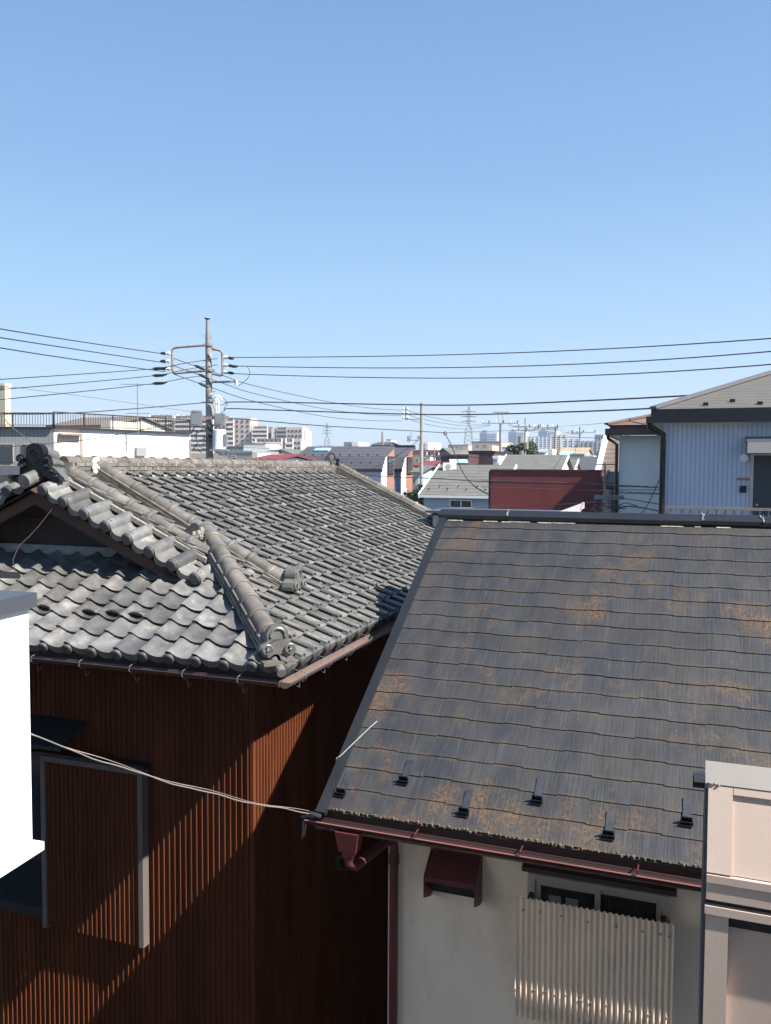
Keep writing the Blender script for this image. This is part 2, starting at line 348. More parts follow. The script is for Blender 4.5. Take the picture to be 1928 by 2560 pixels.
# =================================================================== OLD HOUSE with clay tiles
K = .875
Hf = Frame(Vector((-.8305*K, 6.75*K, -1.7323*K+CAMZ)), GRID)
T = .46; CA = 1/math.sqrt(1+T*T); SA = T*CA
PW, EXP, LEN = .232, .205, .262
RIDGE_T = 3.06; Y_END = 7.95; OFF = .06
VY = .90                                   # verge of the front gable
house = thing('traditional_tiled_house', 'old house with weathered grey clay tile roof and dark brown ribbed metal walls', 'house', Hf.o, -Hf.az)
PROF = [(-.008,.047),(.008,.058),(.034,.056),(.058,.036),(.084,.016),(.124,.003),(.168,.002),(.205,.010),(.237,.022)]
def tile_mb(kind='plain', L_=LEN, lift=.030):
    b = MB(); top = [(x, L_, z) for x, z in PROF]; low = [(x, 0, z+lift) for x, z in PROF]; und = [(x, .003, z+lift-.011) for x, z in PROF]
    b.strip(low, top); b.strip(low, und)
    x0, z0 = PROF[0]
    b.add([(x0,0,z0+lift),(x0,L_,z0),(x0,L_,z0-.013),(x0,.003,z0+lift-.013),(x0+.012,L_,z0-.012),(x0+.012,.003,z0+lift-.012)], [(0,1,2,3),(3,2,4,5)])
    if kind in ('eave', 'verge'):
        lip = [(x, -.003, z+lift-.045-.012*math.sin(max(0, min(1, (x-.05)/.15))*math.pi)) for x, z in PROF[3:]]
        b.strip([(x, -.003, z+lift) for x, z in PROF[3:]], lip)
        c = Vector((.022, 0, .026)); n = 14; rr = .043
        if kind == 'verge': c = Vector((.040, 0, .045)); rr = .052
        ring = [(c.x+rr*math.cos(2*math.pi*k/n), -.022, c.z+rr*math.sin(2*math.pi*k/n)) for k in range(n)]
        ring2 = [(x, .05, z) for x, _, z in ring]; rin = [(c.x+(x-c.x)*.8, -.028, c.z+(z-c.z)*.8) for x, _, z in ring]
        b.add(ring+ring2, [(k, (k+1) % n, n+(k+1) % n, n+k) for k in range(n)], 1)
        b.add(ring+rin, [(k, (k+1) % n, n+(k+1) % n, n+k) for k in range(n)], 1); b.add(rin, [tuple(range(n))], 1)
    if kind == 'vent':
        n = 8
        for s_, r_, zz in ((1, .07, .045),):
            arc = [(.118+.088*math.cos(math.pi*k/n), .05, .006+.066*math.sin(math.pi*k/n)+.018) for k in range(n+1)]
            arc2 = [(.118+.088*math.cos(math.pi*k/n), .19, .004+.004*math.sin(math.pi*k/n)) for k in range(n+1)]
            fr = [(.118+.070*math.cos(math.pi*k/n), .052, .010+.050*math.sin(math.pi*k/n)+.016) for k in range(n+1)]
            b.strip(arc, arc2); b.strip(arc, fr)
            b.add([(x, .058, z) for x, _, z in fr], [tuple(range(n+1))], 2)
            lowl = [(.118+.088*math.cos(math.pi+math.pi*k/n), .05-.02*math.sin(math.pi*k/n), .030-.010*math.sin(math.pi*k/n)) for k in range(n+1)]
            lowi = [(x*1, y+.004, z+.012) for x, y, z in lowl]
            b.strip(lowl, lowi)
    if kind == 'snow':
        n = 8
        for k in range(n):
            a0, a1 = math.pi*k/n, math.pi*(k+1)/n
            o0 = (.125+.045*math.cos(a0), .06, .02+.055*math.sin(a0)); o1 = (.125+.045*math.cos(a1), .06, .02+.055*math.sin(a1))
            i0 = (.125+.028*math.cos(a0), .06, .02+.036*math.sin(a0)); i1 = (.125+.028*math.cos(a1), .06, .02+.036*math.sin(a1))
            q = [o0, o1, i1, i0]; q2 = [(x, y+.03, z) for x, y, z in q]
            b.add(q+q2, [(0,1,2,3),(4,7,6,5),(0,4,5,1),(3,2,6,7)])
    return b
KM = [M['kawara'], M['kawara_disc'], M['glass']]
VC = False
tmesh = {k: tile_mb(k).mesh(k+'_tile', KM, smooth=True, fix=False) for k in ('plain', 'eave', 'vent', 'snow')}
PROF0 = PROF; PROF = [(-.012,.040),(.006,.062),(.040,.072),(.074,.062),(.090,.040),(.100,.012),(.135,-.010),(.175,-.010),(.215,.006),(.243,.020)]
VC = True
vmesh = tile_mb('verge', .47, .028).mesh('verge_tile', KM, smooth=True, fix=False)
PROF = PROF0
def basis(side):
    if side == 'R': return Vector((0,1,0)), Vector((-CA,0,SA)), Vector((SA,0,CA))
    if side == 'F': return Vector((1,0,0)), Vector((0,CA,SA)), Vector((0,-SA,CA))
    if side == 'L': return Vector((0,-1,0)), Vector((CA,0,SA)), Vector((-SA,0,CA))
def mtx(o, X, Y, Z):
    m = Matrix((X, Y, Z)).transposed().to_4x4(); m.translation = o; return m
def hz(t): return OFF + T*t                # height of the tile bed at plan distance t from the eave
placed = []                                # (distance, mesh key or mesh, matrix, cut planes)
hash_ = random.Random(3)
# where the hip and the gable bound the right slope
def ymin(t): return t if t < 1.25 else 1.20
nrows = 16
snow_px = [(791,1471),(865,1442),(888,1480),(909,1435),(945,1422),(970,1447),(990,1410),(1022,1398),(1006,1434),(1052,1385),(803,1505),(934,1463)]
snow_cells = set()
for sx, sy in snow_px:
    r_ = ray(sx/D, sy/D); n = Hf.e*SA + Vector((0,0,CA)); O = Hf.wor(0,0,OFF+.03)-Vector((0,0,CAMZ)); P = Hf.loc(r_*(O.dot(n)/r_.dot(n))+Vector((0,0,CAMZ)))
    snow_cells.add((int((-P.x/CA-.0)/EXP), int(P.y/PW)))
for i in range(nrows):
    for j in range(0, int(Y_END/PW)):
        t0 = i*EXP*CA; y0 = j*PW+.03
        tm = t0+EXP*CA*.5
        if t0 > 2.98: continue
        b0 = min(ymin(t0), ymin(t0+EXP*CA))
        if y0+PW < b0-.02 or (t0 > 1.2 and y0 < 1.14): continue
        if y0 > Y_END-.3: continue
        kind = 'eave' if i == 0 else ('snow' if (i, j) in snow_cells else 'plain')
        X, Y, Z = basis('R'); o = Vector((-t0, y0, hz(t0)))
        o += Z*hash_.uniform(-.003, .004)+X*hash_.uniform(-.004, .004)+Y*hash_.uniform(-.005, .005)
        rot = Matrix.Rotation(hash_.uniform(-.012, .012), 4, 'Z')
        cut = None
        if t0 < 1.3 and y0 < t0+EXP*CA+.05: cut = ('hip', 1)
        placed.append((i, kind, mtx(o, X, Y, Z) @ rot, cut, 'R'))
for i in range(7):
    for j in range(0, 28):
        t0 = i*EXP*CA; x1 = -j*PW-.02; x0 = x1-PW                       # tile spans x0..x1
        if x0+PW*.5 > -t0+.2: continue
        if x0 < -RIDGE_T*2+t0: continue
        kind = 'eave' if i == 0 else 'plain'
        X, Y, Z = basis('F'); o = Vector((x0, t0, hz(t0)))
        o += Z*hash_.uniform(-.003, .004)+X*hash_.uniform(-.004, .004)+Y*hash_.uniform(-.006, .006)
        rot = Matrix.Rotation(hash_.uniform(-.015, .015), 4, 'Z')
        cut = ('hip', -1) if x1 > -t0-EXP*CA-.05 else None
        placed.append((i, kind, mtx(o, X, Y, Z) @ rot, cut, 'F'))
# ventilation tiles: nearest cells to the four openings in the photo
vp = [(400,1280), (580,1303), (750,1322), (945,1338)]
vents = []
for vx, vy in vp + [(250,1290)]:
    px, py = (vx/2.975)/D, (1100+vy/2.975)/D
    r_ = ray(px, py); n = -Hf.w*SA + Vector((0,0,CA)); O = Hf.wor(0,0,OFF+.03)-Vector((0,0,CAMZ)); P = Hf.loc(r_*(O.dot(n)/r_.dot(n))+Vector((0,0,CAMZ)))
    best = min((k for k in range(len(placed)) if placed[k][4] == 'F' and placed[k][1] != 'eave'), key=lambda k: (placed[k][2] @ Vector((.118, .07, 0)) - P).length)
    a = placed[best]; placed[best] = (a[0], 'vent', a[2], a[3], a[4])
def cut_mesh(me, mw, sgn):
    me = me.copy(); bm = bmesh.new(); bm.from_mesh(me)
    inv = mw.inverted(); n = Vector((1, 1, 0)).normalized()*sgn         # keep the side where x+y > 0 (R) or < 0 (F)
    pco = inv @ Vector((0, 0, 0)); pno = (inv.to_3x3() @ n)
    bmesh.ops.bisect_plane(bm, geom=bm.verts[:]+bm.edges[:]+bm.faces[:], plane_co=pco, plane_no=pno, clear_inner=True, clear_outer=False)
    bm.to_mesh(me); bm.free(); return me
camH = Hf.loc(Vector((0, 0, CAMZ)))
placed.sort(key=lambda p: (p[2].translation-camH).length)
n_ind = 0; rest = MB()
ind = 0
for (i, kind, mw, cut, side) in placed:
    me = tmesh[kind]
    if cut:
        me = cut_mesh(me, mw, cut[1])
        if len(me.polygons) == 0: continue
    near = ind < 292
    if near or kind in ('snow', 'vent'):
        nm = {'plain': 'roof_tile', 'eave': 'eave_tile', 'vent': 'vent_tile', 'snow': 'snow_stop_tile'}[kind]
        o = link(nm, me, house); o.matrix_local = mw; ind += (nm == 'roof_tile')
    else:
        off = len(rest.v); rest.v += [tuple(mw @ v.co) for v in me.vertices]
        for p in me.polygons: rest.f.append(tuple(off+q for q in p.vertices)); rest.m.append(p.material_index)
# left slope of the house (only its top shows beyond the gable)
for i in range(6, nrows):
    for j in range(2, 20):
        t0 = i*EXP*CA; X, Y, Z = basis('L'); o = Vector((-RIDGE_T*2+t0, .66+(j+1)*PW, hz(t0)))
        if t0 > 2.95 or o.y-PW < 1.0: continue
        mw = mtx(o, X, Y, Z); me = tmesh['plain']; off = len(rest.v)
        rest.v += [tuple(mw @ v.co) for v in me.vertices]
        for p in me.polygons: rest.f.append(tuple(off+q for q in p.vertices)); rest.m.append(p.material_index)
tag(rest.build('far_roof_tile', KM, house, smooth=True, fix=False), kind='stuff')
# verge tiles, pointing out of the gable on both sides
vp_pitch = .252
for k in range(9):
    d = k*vp_pitch
    t = 3.03-d*CA-.1
    if t < .80: break
    ta = R(19); Yt = Vector((0, math.cos(ta), math.sin(ta)))
    X = Vector((CA,0,-SA)); Yv_ = (Yt - X*Yt.dot(X)).normalized(); Z = X.cross(Yv_)
    q = link('verge_tile', vmesh, house); q.matrix_local = mtx(Vector((-t, VY, hz(t)-.135)), X, Yv_, Z) @ Matrix.Diagonal((1.08, 1, 1, 1)).to_4x4()
    X = Vector((CA,0,SA)); Yv_ = (Yt - X*Yt.dot(X)).normalized(); Z = X.cross(Yv_); tl = t-.12
    q = link('verge_tile', vmesh, house); q.matrix_local = mtx(Vector((-RIDGE_T*2+tl, VY, hz(tl)-.135)), X, Yv_, Z) @ Matrix.Diagonal((1.08, 1, 1, 1)).to_4x4()
# apex verge tile
b = MB(); b.tube([(-RIDGE_T, VY-.05, hz(3.0)-.075), (-RIDGE_T, VY+.38, hz(3.0)+.055)], [.066, .066], 14)
b.build('apex_tile', M['kawara'], house, smooth=True)
# decks under the tiles
b = MB(); e = .012
def quad(p, th=.03):
    vs = [Vector(v) for v in p]; n = (vs[1]-vs[0]).cross(vs[2]-vs[0]).normalized()
    if n.z < 0: n = -n
    b.add(vs+[v-n*th for v in vs], [tuple(range(len(p))), tuple(reversed(range(len(p), 2*len(p))))]+[(i, (i+1) % len(p), len(p)+(i+1) % len(p), len(p)+i) for i in range(len(p))])
quad([(-.02,.02,hz(.02)-e), (-.02,Y_END,hz(.02)-e), (-3.06,Y_END,hz(3.06)-e), (-3.06,1.18,hz(3.06)-e), (-1.18,1.18,hz(1.18)-e)])
quad([(-3.0605,1.18,hz(3.06)-e), (-3.0605,Y_END,hz(3.06)-e), (-6.1,Y_END,hz(.02)-e), (-6.1,.02,hz(.02)-e), (-4.94,1.18,hz(1.18)-e)])
quad([(-.02,.0201,hz(.02)-e-.004), (-1.3,1.3,hz(1.3)-e-.004), (-4.82,1.3,hz(1.3)-e-.004), (-6.1,.0201,hz(.02)-e-.004)])
b.build('roof_deck', M['deck'], house)
# eave fascia and soffit
b = MB(); b.box(-6.1,-.03,.03,.05,-.02,OFF-.0); b.box(-.05,-.03,.05,Y_END,-.02,OFF-.0)
b.build('fascia', M['darkmetal'], house)
b = MB(); b.box(-6.1,-.055,.055,.60,-.035,-.01); b.box(-.60,-.055,.6,Y_END-.05,-.035,-.01); b.build('soffit', M['wood'], house)
# ribbed brown walls, down to the ground
ZB = -Hf.o.z
def ribbed(xw0, xw1, plane, rib_p=.0525, rib_w=.009, rib_d=.018, z0=ZB, z1=-.035, axis='x', flip=1):
    pts = []; x = xw0
    while x < xw1-rib_p:
        pts += [(x, 0), (x+rib_p-rib_w, 0), (x+rib_p-rib_w+.002, rib_d), (x+rib_p-.0015, rib_d)]; x += rib_p
    pts += [(x, 0), (xw1, 0)]
    mb = MB()
    if axis == 'x': A = [(p, plane-d, z0) for p, d in pts]; B = [(p, plane-d, z1) for p, d in pts]
    else: A = [(plane+d, p, z0) for p, d in pts]; B = [(plane+d, p, z1) for p, d in pts]
    mb.strip(A, B); return mb
MW = .525
b = ribbed(-5.6, -MW-.002, MW); b.build('front_wall', M['brown'], house, fix=False)
b = ribbed(MW+.002, 7.6, -MW, axis='y'); b.build('side_wall', M['brown'], house, fix=False)
b = MB(); b.bar((-MW-.004, MW+.004, ZB), (-MW-.004, MW+.004, -.035), .03); b.build('corner_trim', M['brown'], house)
# body behind the sheets so that no light leaks
b = MB(); b.box(-5.58,-MW-.02,MW+.02,7.58,ZB+.01,-.04); b.build('house_body', M['deck'], house)
# gable wall, plaster strip, barge boards
b = MB(); b.add([(-4.82,1.27,.5),(-1.3,1.27,.5),(-1.3,1.27,.62),(-3.06,1.27,1.42),(-4.82,1.27,.62),
                 (-4.82,1.33,.5),(-1.3,1.33,.5),(-1.3,1.33,.62),(-3.06,1.33,1.42),(-4.82,1.33,.62)],
                [(0,1,2,3,4),(9,8,7,6,5),(0,5,6,1),(1,6,7,2),(2,7,8,3),(3,8,9,4),(4,9,5,0)])
b.build('gable_wall', mat('dark_gable_boards', (.045,.032,.025), .8, var=.3, scale=8), house)
b = MB(); b.box(-4.5,-1.62,1.235,1.268,hz(1.24)+.03,hz(1.24)+.115); b.build('plaster_strip', mat('weathered_plaster', (.32,.32,.31), .9, var=.25, scale=8), house)
for k in range(4):
    b = MB(); z = .93+k*.1; hw = 2.9-(z-.1)/T*.93
    b.box(-3.06-max(.2,hw), -3.06+max(.2,hw), 1.252-.004*k, 1.268, z, z+.08); b.build('gable_board', mat('dark_gable_board', (.04,.028,.02), .8, var=.3, scale=8), house)
for sgn in (1, -1):
    b = MB(); A = Vector((-3.06, VY+.08, hz(3.06)-.205)); B = Vector((-3.06+sgn*1.98, VY+.08, hz(3.06-1.98)-.205))
    dn = Vector((0,0,-.11)); th = Vector((0,.04,0))
    vs = [A, B, B+dn*.75, A+dn]; b.add(vs+[v+th for v in vs], [(0,1,2,3),(7,6,5,4),(0,4,5,1),(1,5,6,2),(2,6,7,3),(3,7,4,0)])
    b.build('barge_board', M['wood'], house)
    b = MB(); vs = [A+Vector((0,-.05,.03)), B+Vector((0,-.05,.03)), B+Vector((0,.29,.15)), A+Vector((0,.29,.15))]
    b.add(vs+[v+Vector((0,0,-.012)) for v in vs], [(0,1,2,3),(7,6,5,4),(0,4,5,1),(1,5,6,2),(2,6,7,3),(3,7,4,0)]); b.build('verge_soffit', M['wood'], house)

# ---- ridges: flat bedding tiles under round cap tiles
def cap_mesh(r, L_):
    b = MB(); n = 10
    def ring(y, rr, dz=0): return [(rr*math.cos(math.pi*k/n), y, rr*math.sin(math.pi*k/n)*.98+dz) for k in range(n+1)]
    rows = [ring(0, r*.98), ring(L_*.80, r*.95), ring(L_*.81, r*1.10), ring(L_*.86, r*1.17), ring(L_*.93, r*1.17), ring(L_*.97, r*1.06), ring(L_*1.04, r*1.0)]
    for a, c in zip(rows, rows[1:]): b.strip(a, c)
    b.add(rows[0], [tuple(range(n+1))]); b.add(rows[-1], [tuple(range(n+1))])
    return b.mesh('cap_tile', M['kawara_ridge'], smooth=True)
def flat_mesh(w_, L_, h):
    b = MB(); b.box(-w_/2, w_/2, .003, L_-.003, 0, h-.006)
    return b.mesh('ridge_tile', M['kawara_ridge'])
rr_ = random.Random(5)
def ridge(p0, p1, layers, width, lh, r, L_=.245, shrink=.016, up=None):
    p0 = Vector(p0); p1 = Vector(p1); d = p1-p0; ln = d.length; Y = d.normalized()
    U = Vector(up) if up else Vector((0,0,1)); X = Y.cross(U).normalized(); Z = X.cross(Y)
    n = max(1, round(ln/L_)); L1 = ln/n
    for k in range(layers):
        me = flat_mesh(width-k*shrink, L1, lh)
        st = 0 if k % 2 == 0 else -.5
        for q in range(n+(1 if st else 0)):
            a = (q+st)*L1
            s0 = 0; 
            if a < -.001 or a+L1 > ln+.001:
                continue
            o = link('ridge_tile', me, house)
            o.matrix_local = mtx(p0+Y*a+Z*(k*lh)+X*rr_.uniform(-.005, .005)+Z*rr_.uniform(-.001, .001), X, Y, Z)
        if st:   # half pieces close the two ends
            mh = flat_mesh(width-k*shrink, L1/2, lh)
            for a in (0, ln-L1/2):
                o = link('ridge_tile', mh, house); o.matrix_local = mtx(p0+Y*a+Z*(k*lh), X, Y, Z)
    cm = cap_mesh(r, L1)
    for q in range(n):
        o = link('cap_tile', cm, house)
        o.matrix_local = mtx(p0+Y*(q*L1)+Z*(layers*lh-.008+rr_.uniform(-.002,.003))+X*rr_.uniform(-.004,.004), X, Y, Z)
    return n, L1, X, Y, Z
zr = hz(2.90)-.01
ridge((-3.06, 1.38, zr+.0), (-3.06, 7.78, zr), 4, .36, .042, .068)
# core under the ridge tiles
b = MB(); b.box(-3.19, -2.93, 1.36, 7.76, hz(2.8), zr+.16); b.build('ridge_core', M['mortar'], house)
b = MB()
for q in range(30):
    y = 1.1+q*.232; b.box(-2.885+rr_.uniform(-.01,.01), -2.84, y, y+.15, hz(2.86)+.0, hz(2.86)+.035+rr_.uniform(0,.012))
b.box(-2.9,-2.868,1.1,7.75,hz(2.86),hz(2.86)+.03)
b.build('ridge_plaster', M['joint'], house)
# mortar squeezed from the joints of the ridge
b = MB()
for k in range(4):
    xx = -3.06+.18-k*.008
    for q in range(28):
        y = 1.02+(q+(0 if k % 2 == 0 else .5))*.2414
        if rr_.random() < .35 or y < 1.45 or y > 7.7: continue
        z0 = zr+k*.042; wv = rr_.uniform(.007,.012)
        b.box(xx-.004, xx+.004, y-wv/2, y+wv/2, z0+.004, z0+.044)
        if rr_.random() < .5: b.box(xx-.004, xx+.006, y, y+rr_.uniform(.03,.08), z0+.036, z0+.046)
tag(b.build('joint_mortar', M['joint'], house), kind='stuff')
# descending ridge, gable ridge, hip, far verge ridge
KY1 = 1.50; K1T0 = 2.90; K1T1 = .70
ridge((-K1T1, KY1, hz(K1T1)+.0), (-K1T0, KY1+.18, hz(K1T0)+.045), 3, .22, .030, .066)
ridge((-1.36, 1.25, hz(1.36)+.02), (-2.88, 1.27, hz(2.88)+.05), 1, .18, .03, .066)
b = MB(); b.obox((-2.1, 1.235, hz(2.1)+.010), (-.78,0,.78*T), (0,.10,0), (0,0,.022)); b.build('ridge_mortar', M['mortar'], house)
HT0, HT1 = .10, 1.62
ridge((-HT0, HT0, hz(HT0)+.025), (-HT1, HT1, hz(HT1)+.03), 3, .21, .032, .074)
ridge((-.02, 7.80, hz(.02)+.02), (-2.86, 7.80, hz(2.86)+.06), 3, .30, .034, .062)
# plaster lump where the descending ridge meets the main ridge
b = MB()
for c, r_ in (((-2.90,1.66,.15),.05),((-2.86,1.61,.10),.045),((-2.87,1.60,.03),.04),((-2.93,1.70,.17),.04),((-2.84,1.58,.06),.03)):
    b.sphere((c[0], c[1], hz(2.9)+c[2]), r_, 7, 5)
b.build('plaster_lump', M['plaster'], house, smooth=True)
# broken black tile and red scrap at the hip joint
b = MB(); b.obox((-1.62, 1.36, hz(1.62)+.10), (.035,.06,.05), (.03,-.015,0), (-.012,-.02,.035)); b.build('loose_tile', M['darkmetal'], house)
b = MB()
for k in range(14): b.sphere((-1.58+rr_.uniform(-.07,.07), 1.44+rr_.uniform(-.09,.09), hz(1.6)+.07+rr_.uniform(0,.06)), rr_.uniform(.018,.035), 5, 4)
b.build('joint_rubble', M['mortar'], house)

# ---- ridge-end ornaments
def scroll(b, c, r, depth, mi=1):
    """a raised spiral boss facing -y"""
    x, y, z = c; pts = []
    for k in range(19):
        a = k/18*2.6*math.pi; q = r*(1-.62*k/18); pts.append((x+q*math.cos(a), y-depth*(.25+.75*k/18), z+q*math.sin(a)))
    b.tube(pts, [r*.30*(1-.35*k/18) for k in range(19)], 6, mi)
    b.sphere((x, y-depth, z), r*.34, 8, 5, mi)
def oni(big=True):
    b = MB()
    if big:
        out = []
        for k in range(25):                                                 # head
            a = R(-28+k*236/24); out.append((.088*math.cos(a), .195+.088*math.sin(a)))
        left = [(-.125,.13),(-.135,.09),(-.115,.055),(-.15,.03),(-.19,-.01),(-.235,-.055),(-.25,-.09),(-.20,-.10),(-.12,-.055),(-.05,-.03)]
        right = [(-x, z) for x, z in reversed(left)]
        poly = out+left+right
        b.prism([(x, z) for x, z in poly], (0,0,0), (1,0,0), (0,0,1), (0,.07,0), 0)
        for s_, dy in ((.93,.07),(.86,.13),(.78,.19)):                       # stepped back, its lit side put into the silver tone
            b.prism([(x*s_, z*s_) for x, z in poly], (0,dy,0), (1,0,0), (0,0,1), (0,.065,0), 2)
        n = 20; ring = [(.052*math.cos(2*math.pi*k/n), .058*math.sin(2*math.pi*k/n)*1.15+.155) for k in range(n)]
        b.tube([(x, -.004, z) for x, z in ring+ring[:2]], .008, 6, 0)
        b.prism([(x*.8, .155+(z-.155)*.8) for x, z in ring], (0,-.004,0), (1,0,0), (0,0,1), (0,.01,0), 0)
        for s_ in (-1, 1):
            for (x, z, r_) in ((.130,.130,.040),(.120,.058,.038),(.172,.010,.030),(.222,-.042,.032)): scroll(b, (s_*x, -.002, z), r_, .03, 0)
    else:
        out = []
        for k in range(17): a = R(-20+k*220/16); out.append((.075*math.cos(a), .085+.075*math.sin(a)))
        poly = out+[(-.085,.045),(-.115,.03),(-.125,-.01),(-.105,-.045),(-.06,-.055),(-.03,-.035),(.03,-.035),(.06,-.055),(.105,-.045),(.125,-.01),(.115,.03),(.085,.045)]
        b.prism(poly, (0,0,0), (1,0,0), (0,0,1), (0,.10,0), 0)
        arc = [(.05*math.cos(R(-10+k*200/14)), -.006, .085+.05*math.sin(R(-10+k*200/14))) for k in range(15)]
        b.tube(arc, .010, 6, 0)
        for s_ in (-1, 1): scroll(b, (s_*.078, -.004, -.005), .036, .03, 0)
    return b
o = oni(True).build('ridge_end_ornament', [M['kawara_black'], M['kawara_black'], M['kawara_silver']], house, smooth=True); o.location = (-3.06, .99, 1.455); o.scale = (1.17, 1, .95)
o = oni(True).build('ridge_end_ornament', [M['kawara_black'], M['kawara_black'], M['kawara_silver']], house, smooth=True); o.location = (-3.06, 8.0, hz(2.95)+.09); o.rotation_euler = (0,0,math.pi); o.scale = (.8,.7,.9)
o = oni(False).build('ridge_end_ornament', [M['kawara_silver']], house, smooth=True); o.location = (-K1T1+.11, KY1, hz(K1T1)+.075); o.rotation_euler = (0,0,R(90)); 
o = oni(False).build('ridge_end_ornament', [M['kawara_silver']], house, smooth=True); o.location = (-.065,.065,hz(.06)+.12); o.rotation_euler = (R(-6),0,R(38)); o.scale = (1.05,1,1.1)
b = MB(); b.obox((-.045,.03,hz(.03)+.045), (.12*.707,.12*.707,0), (.04*.707,-.04*.707,0), (0,0,.014)); b.build('ornament_base', M['kawara_ridge'], house)
# ---- corner tile covering the hip foot
b = MB(); b.tube([(.015,-.035,hz(0)-.0), (-.2,.18,hz(.2)+.02)], [.034,.04], 14); b.build('corner_tile', M['kawara'], house, smooth=True)
# ---- gutters
def trough(b, A, B, r, side, mi=0, n=7, rim=0):
    A = Vector(A); B = Vector(B); s_ = Vector(side).normalized()
    ra = [s_*(r*math.cos(math.pi*k/n))-Vector((0,0,r*math.sin(math.pi*k/n))) for k in range(n+1)]
    b.strip([A+q for q in ra], [B+q for q in ra], mi)
    rb = [q*.9 for q in ra]; b.strip([A+q for q in rb], [B+q for q in rb], mi)
    for P in (A, B): b.add([P+q for q in ra], [tuple(range(n+1))], mi)
    b.tube([A+s_*r, B+s_*r], .005, 5, rim); b.tube([A-s_*r, B-s_*r], .004, 5, mi)
b = MB(); trough(b, (-6.3,-.035,.005), (-.0,-.035,-.005), .036, (0,-1,0)); b.build('front_gutter', mat('shaded_gutter_metal', (.09,.055,.045), .35, .3), house, smooth=True)  # darker copy of the side gutter metal: shade put into the colour
b = MB(); trough(b, (.035,-.035,-.005), (.035,Y_END,.005), .045, (1,0,0)); b.build('side_gutter', M['bronze'], house, smooth=True)
for k in range(13):
    x = -.32-k*.46; b = MB()
    b.tube([(x,-.070,.01),(x,-.078,-.02),(x+.01,-.06,-.045),(x+.015,-.03,-.05),(x+.02,.0,-.04)], .0026, 5); b.tube([(x+.015,-.03,-.065),(x+.02,-.02,-.115),(x+.04,-.005,-.085)], .0026, 5)
    b.tube([(x,-.07,.012),(x,.02,.03)], .0026, 5)
    b.build('gutter_bracket', M['steel'], house)
for k in range(12):
    y = .22+k*.46; b = MB()
    b.tube([(.083,y,.01),(.086,y,-.03),(.06,y,-.055),(.02,y,-.05)], .0026, 5); b.tube([(.03,y,-.055),(.03,y,-.1),(-.01,y,-.085)], .0026, 5); b.tube([(.083,y,.012),(-.02,y,.03)], .0026, 5)
    b.build('gutter_bracket', M['steel'], house)
# ---- shutter case and window on the front wall
def hF(px, py, y0=MW): return Hf.hit(px, py, y0)
yc = MW-.09
A = hF(88, 1625, yc); Bq = hF(308, 1655, yc); C_ = hF(300, 2050, yc)
x0, x1, z1, z0 = A.x, Bq.x, A.z-.02, hF(300, 2045, yc).z
frm = .045
b = MB(); b.box(x0, x0+frm, yc-.012, MW-.02, z0-.02, z1); b.box(x1-frm, x1, yc-.012, MW-.02, z0, z1); b.box(x0+frm, x1-frm, yc-.012, MW-.02, z1-.05, z1)
b.build('shutter_case', mat('weathered_grey_frame', (.17,.135,.12), .6, 0), house)
ob = ribbed(x0+frm, x1-frm, yc+.012, .0475, .008, .016, z0, z1-.05).build('shutter_case_panel', M['brown'], house, fix=False)
b = MB(); b.box(x0-.02, x1+.03, yc-.03, MW-.018, z1+.002, z1+.035); b.build('shutter_case_top', M['darkmetal'], house)
b = MB(); b.box(x0+frm, x1-frm, yc+.015, MW-.02, z0, z1-.06); b.build('shutter_case_body', M['deck'], house)
wl = MB(); wl.box(x0-1.7, x0-.005, MW-.035, MW-.02, z0+.15, z1-.02); wl.build('window_glass', M['glass'], house)
for nm_, dpt, za, zb2 in (('window_sill', .10, z0+.06, z0+.15), ('window_frame', .07, z1-.06, z1), ('window_rail', .07, z0+.55, z0+.60)):
    b = MB(); b.box(x0-1.7, x0-.004, MW-dpt, MW-.017, za, zb2); b.build(nm_, M['darkmetal'], house)
b = MB(); q = hF(142, 1545, MW-.3)
b.add([(q.x-2,MW-.02,z1+.32),(q.x-.02,MW-.02,z1+.32),(q.x,MW-.38,z1+.2),(q.x-2,MW-.38,z1+.2),(q.x-2,MW-.02,z1+.30),(q.x-.02,MW-.02,z1+.30),(q.x,MW-.38,z1+.17),(q.x-2,MW-.38,z1+.17)],
      [(0,1,2,3),(7,6,5,4),(0,4,5,1),(1,5,6,2),(2,6,7,3),(3,7,4,0)]); b.build('window_awning', M['darkmetal'], house)

